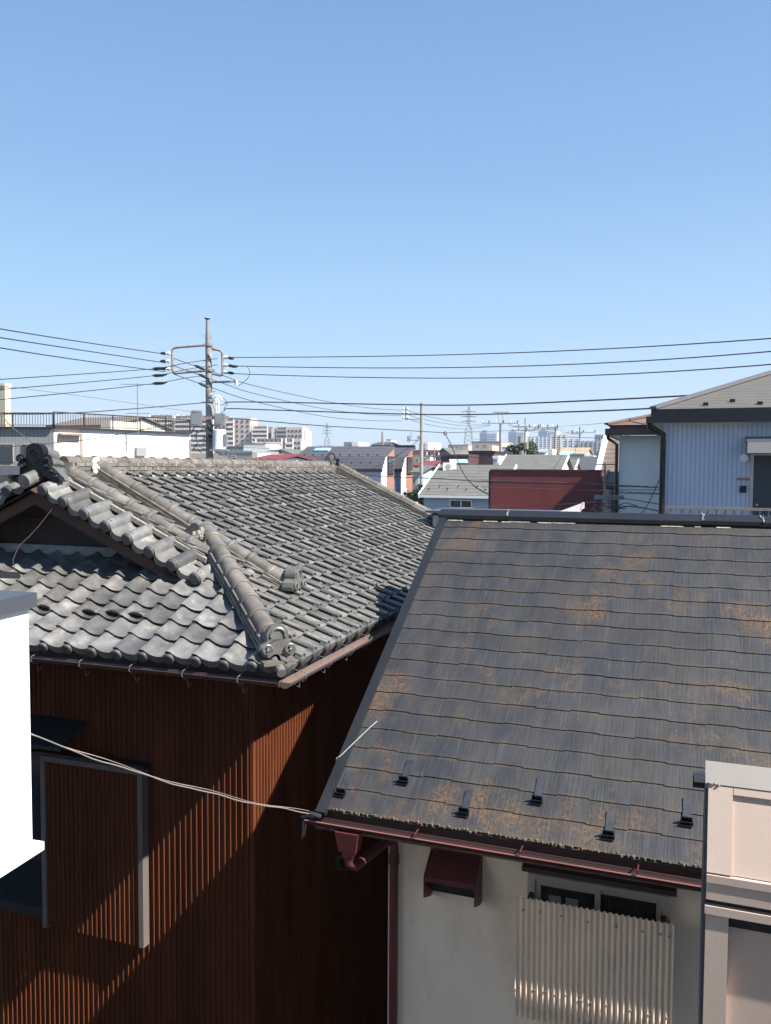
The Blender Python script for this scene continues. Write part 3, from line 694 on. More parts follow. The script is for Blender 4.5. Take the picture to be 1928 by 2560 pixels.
# =================================================================== SLATE-ROOFED HOUSE
Sf = Frame(Vector((-.3906, 5.5867, -2.3254+CAMZ)), R(20.0))
SL = R(32.0); SC, SS = math.cos(SL), math.sin(SL)
sh = thing('slate_roofed_house', 'cream stucco house with dark lichen-stained slate roof and red-brown gutter', 'house', Sf.o, -Sf.az)
def sp(u, v, h=0): return Vector((u, v*SC-h*SS, v*SS+h*SC))
def s_hit(px, py, h=0):
    r_ = ray(px, py); n = -Sf.w*SS+Vector((0,0,SC)); O = Sf.o+n*h-Vector((0,0,CAMZ)); P = Sf.loc(r_*(O.dot(n)/r_.dot(n))+Vector((0,0,CAMZ)))
    return P.x, P.y/SC
EX = .182; RW = 7.3
rs = random.Random(11)
TABS = [(0,.2,0.0),(.2,.455,.008),(.455,.66,.002),(.66,.909,.010)]
for k in range(20):
    vv = k*EX; off = (-.455 if k % 2 else 0)-.32+.455*.0
    vt = min(vv+EX+.05, 3.50)
    u = off
    while u < RW:
        b = MB(); dz = rs.uniform(-.0006,.0006); dv = rs.uniform(-.0015,.0015)
        for a, c, stp in TABS:
            ua, uc = max(u+a, 0.0), min(u+c, RW)
            if uc-ua < .01: continue
            lo = vv+dv+(.012-stp); lh = .013+dz
            p = [sp(ua,lo,lh), sp(uc,lo,lh), sp(uc,vt,.004+dz), sp(ua,vt,.004+dz), sp(ua,lo,0.0), sp(uc,lo,0.0)]
            b.add(p, [(0,1,2,3),(4,5,1,0),(4,0,3),(5,2,1)])
        if b.f: b.build('slate', M['slate'], sh, fix=False)
        u += .91
b = MB(); b.add([sp(-.02,.0,-.002), sp(RW,.0,-.002), sp(RW,3.50,-.002), sp(-.02,3.50,-.002), sp(-.02,.0,-.05), sp(RW,.0,-.05), sp(RW,3.50,-.05), sp(-.02,3.50,-.05)],
                [(0,1,2,3),(7,6,5,4),(0,4,5,1),(1,5,6,2),(2,6,7,3),(3,7,4,0)]); b.build('roof_deck', M['deck'], sh)
# back slope
b = MB(); zt = 3.50*SS; yt = 3.50*SC
b.add([(-.1,yt,zt),(RW,yt,zt),(RW,yt+3,zt-3*.6249),(-.1,yt+3,zt-3*.6249)], [(0,1,2,3)]); b.build('back_slope', M['darkmetal'], sh)
# gable wall seen across the gap, house body, front wall
WY = .42; WX = .30
ZBs = -Sf.o.z
b = MB(); b.box(WX, RW-.1, WY, WY+.1, ZBs, -.03+WY*.6); b.build('front_wall', M['cream'], sh)
b = MB(); b.add([(WX-.004,WY+.004,ZBs),(WX-.004,6,ZBs),(WX-.004,6,.2),(WX-.004,yt,zt-.1),(WX-.004,WY+.004,.12)], [(0,1,2,3,4)]); b.build('gable_wall', M['cream'], sh)
# rake flashing
b = MB()
for (u0,u1,h0,h1) in ((-.060,.012,-.005,.034),):
    p = [sp(u0,-.04,h0),sp(u1,-.04,h0),sp(u1,-.04,h1),sp(u0,-.04,h1),sp(u0,3.52,h0),sp(u1,3.52,h0),sp(u1,3.52,h1),sp(u0,3.52,h1)]
    b.add(p, [(0,1,2,3),(7,6,5,4),(0,4,5,1),(1,5,6,2),(2,6,7,3),(3,7,4,0)])
b.build('rake_flashing', M['darkmetal'], sh)
b = MB(); p = [sp(-.060,-.04,-.16),sp(-.035,-.04,-.16),sp(-.035,-.04,-.007),sp(-.060,-.04,-.007),sp(-.060,3.52,-.16),sp(-.035,3.52,-.16),sp(-.035,3.52,-.007),sp(-.060,3.52,-.007)]
b.add(p, [(0,1,2,3),(7,6,5,4),(0,4,5,1),(1,5,6,2),(2,6,7,3),(3,7,4,0)]); b.build('rake_board', M['darkmetal'], sh)
for vv in (1.0, 2.45):
    b = MB(); b.obox(sp(-.060, vv, -.03), (.003,0,0), sp(0,.035,0), sp(0,0,.05)); b.build('flashing_joint', M['greycap'], sh)
# ridge cap in lengths
ja = s_hit(1098, 1120)[0]; jb = s_hit(1518, 1135)[0]
cuts = [-.075, ja, jb, s_hit(1646, 1140)[0], s_hit(1646,1140)[0]+.55, RW]
for a, c in zip(cuts, cuts[1:]):
    b = MB(); lift = .0 if a != jb else .006
    prof = [(-.100,-.062),(-.100,-.028),(-.097,-.022),(0,.028),(.097,-.022),(.10,-.06)]
    b.prism([(y, z+lift) for y, z in prof], (a+.003, yt-.0, zt+.03), (0,1,0), (0,0,1), (c-a-.006,0,0)); b.build('ridge_cap', M['darkmetal'], sh)
for u in cuts[1:-1]:
    b = MB()
    for k in range(8): b.sphere((u+rs.uniform(-.012,.012), yt-.10+k*.012+rs.uniform(-.005,.005), zt+.015+k*.007), rs.uniform(.004,.010), 5, 4)
    b.build('joint_sealant', M['rope'], sh)
b = MB(); u = .1
while u < RW-.3:
    w_ = rs.uniform(.05,.25); 
    if rs.random() < .75: b.obox(sp(u, 3.385+rs.uniform(-.004,.006), .012), (w_/2,0,0), sp(0,.008,0), sp(0,0,.004))
    u += w_+rs.uniform(0,.05)
tag(b.build('moss_line', mat('pale_moss', (.30,.29,.22), .95, var=.4, scale=30), sh), kind='stuff')
# moss crumbs along the eave
b = MB(); u = .05
while u < RW:
    b.sphere(sp(u, .012+rs.uniform(-.012,.004), .012), rs.uniform(.006,.014), 5, 3); u += rs.uniform(.015,.045)
tag(b.build('eave_moss', mat('dark_moss', (.13,.11,.075), .95, var=.5, scale=60), sh), kind='stuff')
# snow guards
for (px, py) in ((738,1706),(873,1680),(1003,1748),(1161,1722),(1315,1797),(1484,1768),(1640,1745),(1700,1790)):
    u, v = s_hit(px, py, .03)
    gd = MB(); v0 = v+.01
    gd.obox(sp(u, v0+.085, .017), (.024,0,0), sp(0,.085,0), sp(0,0,.0015)); st = gd.build('snow_guard', M['guardstrap'], sh)
    q = MB()
    q.obox(sp(u, v0, .036), (.034,0,0), sp(0,.002,0), sp(0,0,.020))
    for s_ in (-.028, -.009, .010, .029): q.obox(sp(u+s_, v0-.004, .036), (.004,0,0), sp(0,.004,0), sp(0,0,.022))
    q.obox(sp(u, v0-.022, .022), (.038,0,0), sp(0,.022,0), sp(0,0,.0015)); q.obox(sp(u, v0-.030, .034), (.038,0,0), sp(0,.0015,0), sp(0,0,.012))
    q.build('guard_plate', M['black_plastic'], st)
# gutter, hopper, downspout
b = MB(); trough(b, (-.12,-.055,-.045), (RW,-.055,-.080), .040, (0,-1,0), rim=1); b.build('gutter', [mat('dark_maroon_gutter', (.030,.010,.009), .8, .0, var=.3, scale=3, stretch=(.4,1,1)), mat('rim_highlight_red', (.30,.11,.10), .5)], sh, smooth=True)  # paler rim: its sunlit highlight is put into the colour
b = MB(); b.box(-.10, RW, .012, .03, -.14, -.012); b.build('fascia', mat('dark_maroon_board', (.05,.018,.016), .6, var=.3), sh)
b = MB(); b.box(-.10, RW-.1, .032, WY, -.14, -.12); b.build('soffit', M['wood'], sh)
for k, u in enumerate((-.06, .66, 1.34, 2.03, 2.8)):
    b = MB(); b.tube([(u,-.10,-.04),(u,-.105,-.02),(u,-.02,-.02)], .005, 5); b.build('gutter_strap', M['redbrown'], sh)
hu = .19
b = MB()
hop = [(-.085,-.01),(.085,-.01),(.065,-.14),(-.065,-.14)]
def frus(b, x, y, z0, z1, a0, b0, a1, b1, mi=0):
    vs = [(x-a0,y-b0,z0),(x+a0,y-b0,z0),(x+a0,y+b0,z0),(x-a0,y+b0,z0),(x-a1,y-b1,z1),(x+a1,y-b1,z1),(x+a1,y+b1,z1),(x-a1,y+b1,z1)]
    b.add(vs, [(0,3,2,1),(4,5,6,7),(0,1,5,4),(1,2,6,5),(2,3,7,6),(3,0,4,7)], mi)
frus(b, hu, -.05, -.22, -.085, .06, .045, .082, .06); frus(b, hu, -.05, -.27, -.221, .035, .03, .045, .035)
b.build('gutter_hopper', M['redbrown'], sh)
b = MB(); dx = WX+.06
b.tube([(hu,-.05,-.25),(hu,-.05,-.31),(hu+.03,-.03,-.34),(dx-.05,WY-.13,-.30),(dx,WY-.06,-.30),(dx,WY-.055,-.36),(dx,WY-.055,ZBs)], .033, 10); b.build('downspout', M['redbrown'], sh, smooth=True)
b = MB(); b.tube([(dx,WY-.055,-.47),(dx,WY-.055,-.40)], .038, 10); b.build('downspout_collar', M['redbrown'], sh, smooth=True)
b = MB()
for k in range(5): b.tube([(hu-.06+.02*math.sin(k)+.05*math.cos(a), -.02+k*.006, -.33-.05*math.sin(a)-k*.004) for a in [x*.5 for x in range(0, 12)]], .003, 4)
b.build('coiled_wire', M['wire_dark'], sh)
# vent hood
def sF(px, py, y0=WY): return Sf.hit(px, py, y0)
hy = WY-.20
a1 = sF(912, 1907, hy); a2 = sF(1027, 1915, hy)
hx0, hx1 = sF(915, 1905, hy).x, sF(1027, 1930, hy).x; hz0 = sF(925,1935,hy).z-.02; hz1 = sF(925,1895,hy).z; ztop = sF(930, 1820, WY).z
hd = MB()
vs = [(hx0+.03,WY-.002,ztop),(hx1-.01,WY-.002,ztop),(hx1,hy,hz1),(hx0,hy,hz1)]; hd.add(vs+[(x,y+.008,z-.010) for x,y,z in vs], [(0,1,2,3),(7,6,5,4),(0,4,5,1),(1,5,6,2),(2,6,7,3),(3,7,4,0)])
vs2 = [(hx0+.03,WY-.05,ztop-.02),(hx1-.01,WY-.05,ztop-.02)]
hd.add([(hx0,hy,hz1),(hx1,hy,hz1),(hx1,hy,hz1-.035),(hx0,hy,hz1-.035)], [(0,1,2,3)])
for xx in (hx0, hx1-.008):
    pl = [(hy,hz1),(WY-.002,ztop),(WY-.002,hz0-.06),(WY-.05,hz0-.06),(hy,hz0)]
    hd.prism(pl, (xx,0,0), (0,1,0), (0,0,1), (.008,0,0))
hd.build('vent_hood', M['hood'], sh)
b = MB(); b.box(hx0+.01,hx1-.01,WY-.03,WY-.005,hz0-.03,hz1-.03); b.build('vent_grille', M['navy'], sh)  # grille in black: shade of the hood opening put into its colour
# window, awning
wy = WY-.07
wa = sF(1140, 1890, wy); wb = sF(1449, 1945, wy)
wx0, wx1 = wa.x, wb.x; wz1 = wa.z+.01; wz0 = wz1-.75
win = MB(); fw = .03
win.box(wx0,wx1,wy,WY-.002,wz1-fw,wz1); win.box(wx0,wx1,wy,WY-.002,wz0,wz0+fw); win.box(wx0,wx0+fw*1.6,wy,WY-.002,wz0+fw,wz1-fw); win.box(wx1-fw*1.6,wx1,wy,WY-.002,wz0+fw,wz1-fw)
wo = win.build('window', M['alu'], sh)
mid = wx0+(wx1-wx0)*.50
for (a, c, yy) in ((wx0+.05, mid+.02, wy+.016), (mid-.02, wx1-.05, wy+.038)):
    s_ = MB(); s_.box(a,c,yy,yy+.018,wz1-fw-.042,wz1-fw-.002); s_.box(a,a+.035,yy,yy+.018,wz0+fw,wz1-fw-.042); s_.box(c-.035,c,yy,yy+.018,wz0+fw,wz1-fw-.042); s_.build('window_sash', M['alu'], wo)
    s_ = MB(); s_.box(a+.035,c-.035,yy+.006,yy+.012,wz0+fw,wz1-fw-.042); s_.build('window_pane', M['glass'], wo)
for kx in (0,1):
    s_ = MB(); s_.box(wx0+.14+kx*.11,wx0+.22+kx*.11,wy+.0195,wy+.0212,wz1-.19,wz1-.13); s_.build('window_sticker', M['greywall'], wo)
wa2 = sF(1128, 1850, WY-.2); wb2 = sF(1463, 1920, WY-.2)
b = MB(); ax0, ax1 = wa2.x, wb2.x; azf = sF(1125, 1881, WY-.2).z; az1 = azf+.16; 
vs = [(ax0+.02,WY-.002,az1),(ax1-.01,WY-.002,az1),(ax1,WY-.20,azf+.03),(ax0,WY-.20,azf+.03)]
b.add(vs+[(x,y,z-.02) for x,y,z in vs], [(0,1,2,3),(7,6,5,4),(0,4,5,1),(1,5,6,2),(2,6,7,3),(3,7,4,0)])
b.box(ax0,ax1,WY-.202,WY-.196,azf,azf+.03); b.build('window_awning', mat('dark_brown_awning', (.05,.035,.03), .5, .1), sh)
# corrugated screen in front of the window
py_ = WY-.265
p0 = sF(1116, 1936, py_); p1 = sF(1457, 1993, py_); pb = sF(1113, 2160, py_)
cx0, cx1, cz1 = p0.x, p1.x, p0.z
def corr(z0, z1, yoff=0, name='screen_sheet'):
    n = 27*8; A = []; Bq = []
    for k in range(n+1):
        x = cx0+(cx1-cx0)*k/n; y = py_+yoff-.0115*math.cos(2*math.pi*k/8)
        A.append((x, y, z1)); Bq.append((x, y, z0))
    q = MB(); q.strip(A, Bq); o = q.mesh(name, M['poly'], smooth=True, fix=False)
    return link(name, o, scr)
scr = thing('corrugated_screen', 'cream corrugated plastic sheet screwed in front of the window', 'screen', Sf.o, -Sf.az)
zb = sF(1113, 2172, py_).z
corr(zb, cz1); corr(zb-.08, zb+.012, .012)
rowz = [cz1-.07, zb+.14]
for zi, zz in enumerate(rowz):
    xs = [.05,.16,.30,.47,.65,.81,.92,.97] if zi == 0 else [.03,.13,.20,.27,.335,.43,.50,.60,.75,.86,.97]
    for f_ in xs:
        q = MB(); q.sphere((cx0+(cx1-cx0)*f_, py_-.012, zz+rs.uniform(-.01,.01)), .008, 7, 4, 0, (1,.6,1)); q.build('screw_head', M['steel_rust'], scr)
for (xa, zz) in ((0,cz1-.07),(0,zb+.14)):
    q = MB(); q.box(cx0,cx1,py_+.02,py_+.045,zz-.015,zz+.015); q.build('screen_batten', M['alu'], scr)
for xx in (cx0+.05, cx1-.08):
    q = MB(); q.box(xx,xx+.03,py_+.045,WY-.003,cz1-.085,cz1-.055); q.build('screen_bracket', M['darkmetal'], scr)

# rope on the roof
pts = [s_hit(px, py, .035) for px, py in ((817,1553),(800,1568),(778,1589),(755,1611),(738,1628))]
b = MB(); q_ = s_hit(730, 1634, .045); b.tube([Sf.wor(*sp(u, v, .035)) for u, v in pts]+[Sf.wor(*sp(-.07,pts[-1][1]-.02,.03)), Sf.wor(*sp(-.075,pts[-1][1]-.05,-.04)), Sf.wor(*sp(-.07,pts[-1][1]-.04,-.09))], .0032, 6)
tag(b.build('rope', M['rope'], smooth=True), 'pale twisted rope hooked over the left edge of the dark slate roof', 'rope')
# service cable wrapped with wire
A = at(58, 1584, 4.6); Bp = at(668, 1757, 5.45)
b = MB(); pts = []; rc = random.Random(4)
for k in range(31):
    t = k/30; p = A.lerp(Bp, t)+Vector((0,0,-.12*4*t*(1-t)*.45+.005*math.sin(t*23)+.002*math.sin(t*51))); pts.append(p)
b.tube(pts, .0048, 6); cbo = b.build('service_cable', M['wire_grey'], smooth=True)
tag(cbo, 'grey service cable strung from the white wall to the slate roof corner', 'cable')
b = MB(); b.tube([A.lerp(Bp, k/20)+Vector((0,0,.010-.008*math.sin(k*.9)-.115*4*(k/20)*(1-k/20)*.45)) for k in range(21)], .0022, 5); b.build('support_wire', M['bronze'], cbo)
b = MB(); b.tube([Bp, at(690,1763,5.5), Sf.wor(-.16,-.05,-.05)], [.014,.016,.012], 7); b.build('cable_sleeve', M['wire_dark'], cbo)
# little rod under the roof corner
b = MB(); b.tube([Sf.wor(-.17,-.0,-.10), Sf.wor(-.18,-.0,-.22)], .006, 5); b.tube([Sf.wor(-.15,-.0,-.10), Sf.wor(-.165,-.0,-.20)], .006, 5)
b.build('cable_hook', M['steel'], cbo)

# =================================================================== PINK BAY on the right
pf = Frame(at(1527, 1885, 3.2), R(20.5))
pk = thing('pink_metal_bay', 'pale pink metal-clad bay with recessed panel at the right edge', 'bay', pf.o, -pf.az)
UD = .10; zt_ = pf.hit(1522, 1690, UD).z
W_ = 1.6
def slopequad(b, x0, x1, y0, z0, y1, z1, th):
    n = Vector((0, -(z1-z0), (y1-y0))).normalized(); 
    vs = [Vector((x0,y0,z0)),Vector((x1,y0,z0)),Vector((x1,y1,z1)),Vector((x0,y1,z1))]
    b.add([v-n*th for v in vs]+vs, [(0,3,2,1),(4,5,6,7),(0,1,5,4),(1,2,6,5),(2,3,7,6),(3,0,4,7)])
b = MB(); slopequad(b, 0.002, W_, 0.0, 0.004, UD, zt_, .05); b.build('upper_panel', M['pink'], pk)
def lp(f_, up=0): # point on upper slope
    n = Vector((0, -zt_, UD)).normalized(); return Vector((0, UD*f_, .004+(zt_-.004)*f_))+n*up
b = MB(); n_ = Vector((0,-zt_,UD)).normalized()*.006; d_ = lp(1)-lp(0)
b.obox(lp(.5)+Vector((.045,0,0))+n_, (.045,0,0), d_*.5, n_); b.build('panel_border', M['pink'], pk)
b = MB(); b.obox(lp(.95)+Vector((W_/2+.045,0,0))+n_, (W_/2-.047,0,0), d_*.05, n_); b.build('panel_border', M['pink'], pk)
b = MB(); slopequad(b, -.012, W_, UD-.015, zt_+.003, UD+.12, zt_+.05, .03); b.build('top_flashing', M['pinkgrey'], pk)
b = MB()
for k in range(4): b.sphere((.0+k*.013+rs.uniform(-.004,.004), UD-.015+rs.uniform(-.004,.004), zt_+.004+rs.uniform(-.003,.003)), rs.uniform(.004,.008), 6, 4)
b.build('sealant', M['pinkgrey'], pk, smooth=True)
zf1 = pf.hit(1525, 1942, -.012).z
b = MB(); b.box(.0, W_, -.012, .04, zf1, .0); b.box(.0, W_, -.018, -.0125, -.03, 0.0); b.build('fascia_band', M['pink'], pk)
zg = pf.hit(1525, 1952, 0).z
b = MB(); b.box(.0, W_, .012, .04, zg, zf1-.001); b.build('groove', M['navy'], pk)
zl = pf.hit(1525, 1973, -.01).z
b = MB(); b.box(-.004, W_, -.014, .05, zl, zg-.001); b.build('ledge', M['pink'], pk)
b = MB(); b.box(0, .083, -.004, .04, -8.0+(8-pf.o.z)+.0 if False else -pf.o.z, zl-.001); b.build('left_post', M['pink'], pk)
b = MB(); b.box(.083, W_, .035, .045, -pf.o.z, zl-.001); b.build('lower_panel', M['pink'], pk)
b = MB(); b.box(.085, W_, .027, .033, zl-.055, zl-.002); b.build('panel_slot', M['navy'], pk)
b = MB(); b.prism([(0,-pf.o.z),(.55,-pf.o.z),(.55,.02),(UD+.12,zt_+.0),(UD,zt_),(0,0)], (-.012,0,0), (0,1,0), (0,0,1), (.011,0,0))
b.build('shaded_side_face', M['greycap'], pk)  # left side of the bay, its shade put into the dark grey
b = MB(); b.box(.0, W_, .06, .54, -pf.o.z, 0); b.build('bay_body', M['deck'], pk)
b = MB(); c = pf.loc(at(1508, 1683, 3.45)); b.box(c.x-.02, -.013, c.y-.02, c.y+.02, c.z-.03, c.z+.022); b.build('side_bracket', M['darkmetal'], pk)
b = MB(); b.box(c.x-.015, -.0135, c.y-.0235, c.y-.0205, c.z-.005, c.z+.022); b.build('bracket_plate', M['alu'], pk)

# =================================================================== WHITE BALCONY WALL on the left
lf = Frame(at(61, 1312, 4.3), GRID-R(3))
lb = thing('white_balcony', 'sunlit white balcony wall with grey coping at the left edge', 'balcony', lf.o, -lf.az)
zb_ = lf.hit(76, 1822, 0).z
b = MB(); b.box(-1.6, 0, -3.2, 0, zb_, 0); b.build('balcony_wall', M['white'], lb)
b = MB(); b.box(-1.6, .03, -3.2, .03, .0, .075); b.build('coping', M['greycap'], lb)
b = MB(); b.box(-1.6, .045, -3.2, .035, zb_-.045, zb_-.001); b.build('bottom_trim', M['white'], lb)
q = at(0, 1243, 4.0); 
b = MB(); a = at(33, 1243, 3.9); c2 = at(-160, 1238, 3.2); b.bar(a, c2, .05, .030)
o = b.build('railing_bar', M['darkmetal']); tag(o, 'lower dark grey rail end poking in at the left edge', 'railing')
b = MB(); a = at(31, 1016, 3.9); c2 = at(-160, 1014, 3.2); b.bar(a, c2, .05, .040)
o = b.build('railing_bar', M['greycap']); tag(o, 'upper dark grey rail end beside the black ridge ornament', 'railing')
# thin string tied to the lower rail
b = MB(); b.tube([at(33,1240,3.88), at(28,1210,4.4), at(40,1180,5), at(62,1160,5.6), at(85,1135,6.1), at(112,1100,6.6)], .002, 5)
tag(b.build('string', M['wood'], smooth=True), 'thin frayed string running from the lower rail up to the gable', 'string')
# neighbouring ridge behind the rail at far left
nf = Frame(at(0, 1022, 11.5), GRID)
nb = thing('neighbour_roof_ridge', 'tiled roof ridge of the next house, left of the black ornament', 'roof', nf.o, -nf.az)
b = MB()
for k in range(4): b.box(-2.2, 1.6, -.14+k*.012, .14-k*.012, -.14+k*.04, -.106+k*.04)
b.build('ridge_stack', M['kawara_ridge'], nb)
for k in range(14):
    q = MB(); q.tube([(-2.1+k*.26,0,.045),(-1.88+k*.26,0,.045),(-1.87+k*.26,0,.045),(-1.84+k*.26,0,.045)], [.07,.068,.08,.08], 10); q.build('cap_tile', M['kawara_ridge'], nb, smooth=True)
b = MB()
for i in range(9):
    for j in range(16):
        X, Y, Z = Vector((1,0,0)), Vector((0,CA,SA)), Vector((0,-SA,CA)); o_ = Vector((-2.1+j*PW, -.1-(i+1)*EXP*CA, -.16-(i+1)*EXP*SA)); mw = mtx(o_, X, Y, Z)
        off = len(b.v); b.v += [tuple(mw @ v.co) for v in tmesh['plain'].vertices]
        for p in tmesh['plain'].polygons: b.f.append(tuple(off+q for q in p.vertices)); b.m.append(0)
tag(b.build('roof_tiles', KM, nb, smooth=True, fix=False), kind='stuff')
b = MB(); b.box(-2.2,1.6,-1.7,1.5,-3.7,-1.05); b.build('wall', M['greywall'], nb)

# =================================================================== BLUE CORRUGATED BUILDING (right)
bf = Frame(at(1437, 915, 15.5), GRID)
bb = thing('blue_corrugated_building', 'blue corrugated metal building with taupe hip roof and black gutter at the right', 'building', bf.o, -bf.az)
def bF(X, Y, y0=0): return bf.hit(1417+.1562*X, 795+.1562*Y, y0)
GZ = -bf.o.z
b = MB(); pts = []; x = 0.0; rp = .078
while x < 6.4: pts += [(x, 0), (x+rp-.020, 0), (x+rp-.016, .012), (x+rp-.004, .012)]; x += rp
b.strip([(p, d, GZ) for p, d in pts], [(p, d, 0.02) for p, d in pts]); b.build('front_wall', M['blue_metal'], bb, fix=False)
b = MB(); b.box(-.01, 6.4, .014, 6, GZ, -.005); b.build('building_body', M['blue_metal'], bb)
b = MB(); b.box(-.02, .05, -.012, .01, GZ, 0); b.build('corner_trim', M['blue_metal'], bb)
ov = .22; zg_ = .16
b = MB(); b.box(-ov-.0, 6.8, -ov-.10, -ov, .0, zg_*.72); b.box(-ov+.03, 6.8, -ov+.005, -ov+.03, .03, zg_+.06); b.box(-ov-.1, -ov-.001, -ov-.10, 6, .0, zg_*.72)
b.build('gutter', M['navy'], bb)
b = MB(); b.box(-ov+.031, 6.8, -ov+.031, -.003, .0, .02); b.box(-ov+.031, -.012, 0, 6, .0, .02); b.build('soffit', M['creamwall'], bb)
b = MB(); b.box(-ov-.02, 6.8, -ov-.03, -ov+.0, zg_*.75, zg_+.09); b.build('eave_board', M['navy'], bb)
TB = .375
b = MB(); z0_ = zg_+.09
E0 = Vector((-ov-.02, -ov-.03, z0_)); H1 = E0+Vector((5.2,5.2,5.2*TB))
b.add([E0, (7.2,E0.y,z0_), (7.2,H1.y,H1.z), H1, (E0.x, 12, z0_), (H1.x, 12, H1.z)], [(0,1,2,3),(0,3,5,4)]); 
add_lines(M['taupe_slate'], 2, .068, .55, .16)
b.build('roof', M['taupe_slate'], bb)
b = MB(); b.bar(E0+Vector((.03,.03,.03)), H1+Vector((0,0,.03)), .17, .05); b.build('hip_flashing', M['taupe_cap'], bb)
for X, Y in ((690,517),(1060,470),(1440,505)):
    r_ = ray(1417+.1562*X, 795+.1562*Y); n = (-bf.w*TB+Vector((0,0,1))).normalized(); O = bf.wor(*E0)-Vector((0,0,CAMZ)); P = bf.loc(r_*(O.dot(n)/r_.dot(n))+Vector((0,0,CAMZ)))
    b = MB(); b.box(P.x-.045, P.x+.045, P.y-.02, P.y+.03, P.z-.0, P.z+.055); b.build('snow_guard', M['navy'], bb)
b = MB(); q = bf.hit(1431.5, 1000, -.06).x
b.tube([(-ov-.05,-ov-.03,.06),(-ov-.04,-ov,-.06),(-ov+.08,-ov+.08,-.13),(q,-.10,-.2),(q,-.06,-.34),(q,-.06,GZ)], .052, 10); b.build('downspout', M['black_plastic'], bb, smooth=True)
a0 = bF(1265, 950, -.55); a1 = bF(1265,1105,-.75)
b = MB(); zt2 = bF(1290, 950, 0).z; 
vs = [(a0.x,-.002,zt2),(6,-.002,zt2),(6,-.7,zt2-.12),(a0.x,-.7,zt2-.12)]
b.add(vs+[(x,y,z-.05) for x,y,z in vs], [(0,1,2,3),(7,6,5,4),(0,4,5,1),(1,5,6,2),(2,6,7,3),(3,7,4,0)]); cn = b.build('door_canopy', M['greycap'], bb)
b = MB(); b.box(a0.x+.02, 6, -.69, -.01, zt2-.30, zt2-.175); b.build('canopy_soffit', M['pinkgrey'], cn)
b = MB(); b.box(a0.x+.0, 6, -.72, -.701, zt2-.30, zt2-.12); b.build('canopy_fascia', M['alu'], cn)
c = bF(1218, 1248, -.06); b = MB(); b.tube([(c.x,-.075,c.z),(c.x,-.001,c.z)], [.07,.078], 20); b.build('wall_lamp', M['porcelain'], bb, smooth=True)
c = bF(1125, 1520); d = bF(1290, 1552); b = MB(); b.box(c.x, d.x, -.022, -.001, d.z, c.z); b.build('name_board', M['terracotta'], bb)
c = bF(1160, 1630); d = bF(1247, 1725); b = MB(); b.box(c.x, d.x, -.05, -.001, d.z, c.z); b.build('mail_box', M['navy'], bb)
c = bF(1340, 1210); d = bF(1335, 2075)
b = MB(); b.box(c.x-.03, c.x+.02, -.03, .0, d.z-.3, c.z+.03); b.box(c.x+.02, 6, -.03, .0, c.z, c.z+.03); dfm = b.build('door_frame', M['alu'], bb)
b = MB(); b.box(c.x+.02, 6, -.018, -.002, d.z-.3, c.z); dd = b.build('door', M['doorblue'], bb)
e = bF(1400, 1890, -.04); b = MB(); b.sphere((e.x,-.045,e.z), .022, 8, 6); b.build('door_knob', M['alu'], dd)
ry = -1.1
c = bF(130, 1912, ry); rl = thing('walkway_railing', 'pale grey metal railing in front of the blue building, right of the black downspout', 'railing', bf.o, -bf.az)
b = MB(); b.box(c.x, 6, ry-.025, ry+.025, c.z-.045, c.z); b.build('top_rail', M['pinkgrey'], rl)
xx = c.x+.09; k = 0
while xx < 5.9:
    b = MB(); r2 = .014 if k else .02; b.box(xx-r2, xx+r2, ry-r2, ry+r2, c.z-1.0, c.z-.046); b.build('post' if k == 0 else 'baluster', M['pinkgrey'], rl); xx += .135 if k else .19; k += 1
b = MB(); b.box(c.x, 6, ry-.02, ry+1.1, c.z-1.16, c.z-1.0); b.build('walkway_slab', M['greywall'], rl)

# =================================================================== generic background builders
def P_(crop, X, Y):
    o = {'A':(432.1,846.8,.1867),'B':(674,933.2,.1556),'C':(890,846.8,.1556),'D':(1106,864.1,.1452),'E':(1227,916,.1348),'F':(345.6,674,.1484),'G':(0,812.3,.1556),'1':(0,674,.3631),'2':(518.5,829.5,.3631),'3':(1036.9,691.3,.3776)}[crop]
    return o[0]+o[2]*X, o[1]+o[2]*Y
def framed(px, py, Y, az=GRID):
    return Frame(at(px, py, Y), az)
def span(f, px, py=1000, y0=0): return f.hit(px, py, y0).x
def windows(f, parent, rects, y0=0, glass=None, fm=None, th=.05):
    """rects in photo pixels (x0,y0,x1,y1) on the plane y=y0"""
    for (a, c, d, e) in rects:
        p = f.hit(a, c, y0); q = f.hit(d, e, y0); x0, x1 = sorted((p.x, q.x)); z0, z1 = sorted((p.z, q.z)); t = min(.06, (x1-x0)*.12)
        b = MB(); b.box(x0,x1,y0-th,y0-.001,z1-t,z1); b.box(x0,x1,y0-th,y0-.001,z0,z0+t); b.box(x0,x0+t,y0-th,y0-.001,z0+t,z1-t); b.box(x1-t,x1,y0-th,y0-.001,z0+t,z1-t)
        b.box((x0+x1)/2-t/2,(x0+x1)/2+t/2,y0-th*.8,y0-.001,z0+t,z1-t)
        w_ = b.build('window', fm or M['alu'], parent)
        b = MB(); b.box(x0+t,x1-t,y0-th*.5,y0-.002,z0+t,z1-t); b.build('window_pane', glass or M['glass_blue'], w_)
def block(name, label, cat, pxl, pxr, pyt, Y, depth, m, cap=None, az=GRID, wins=(), group=None, z0=None, glass=None):
    f = framed(pxl, pyt, Y, az); t = thing(name, label, cat, f.o, -f.az, group)
    W = span(f, pxr, pyt); zb = -f.o.z if z0 is None else z0
    b = MB(); b.box(0, W, 0, depth, zb, 0); b.build('wall', m, t)
    if cap: b = MB(); b.box(-.05, W+.05, -.05, depth+.05, .002, .18); b.build('parapet', cap, t)
    windows(f, t, wins, 0, glass); return f, t, W
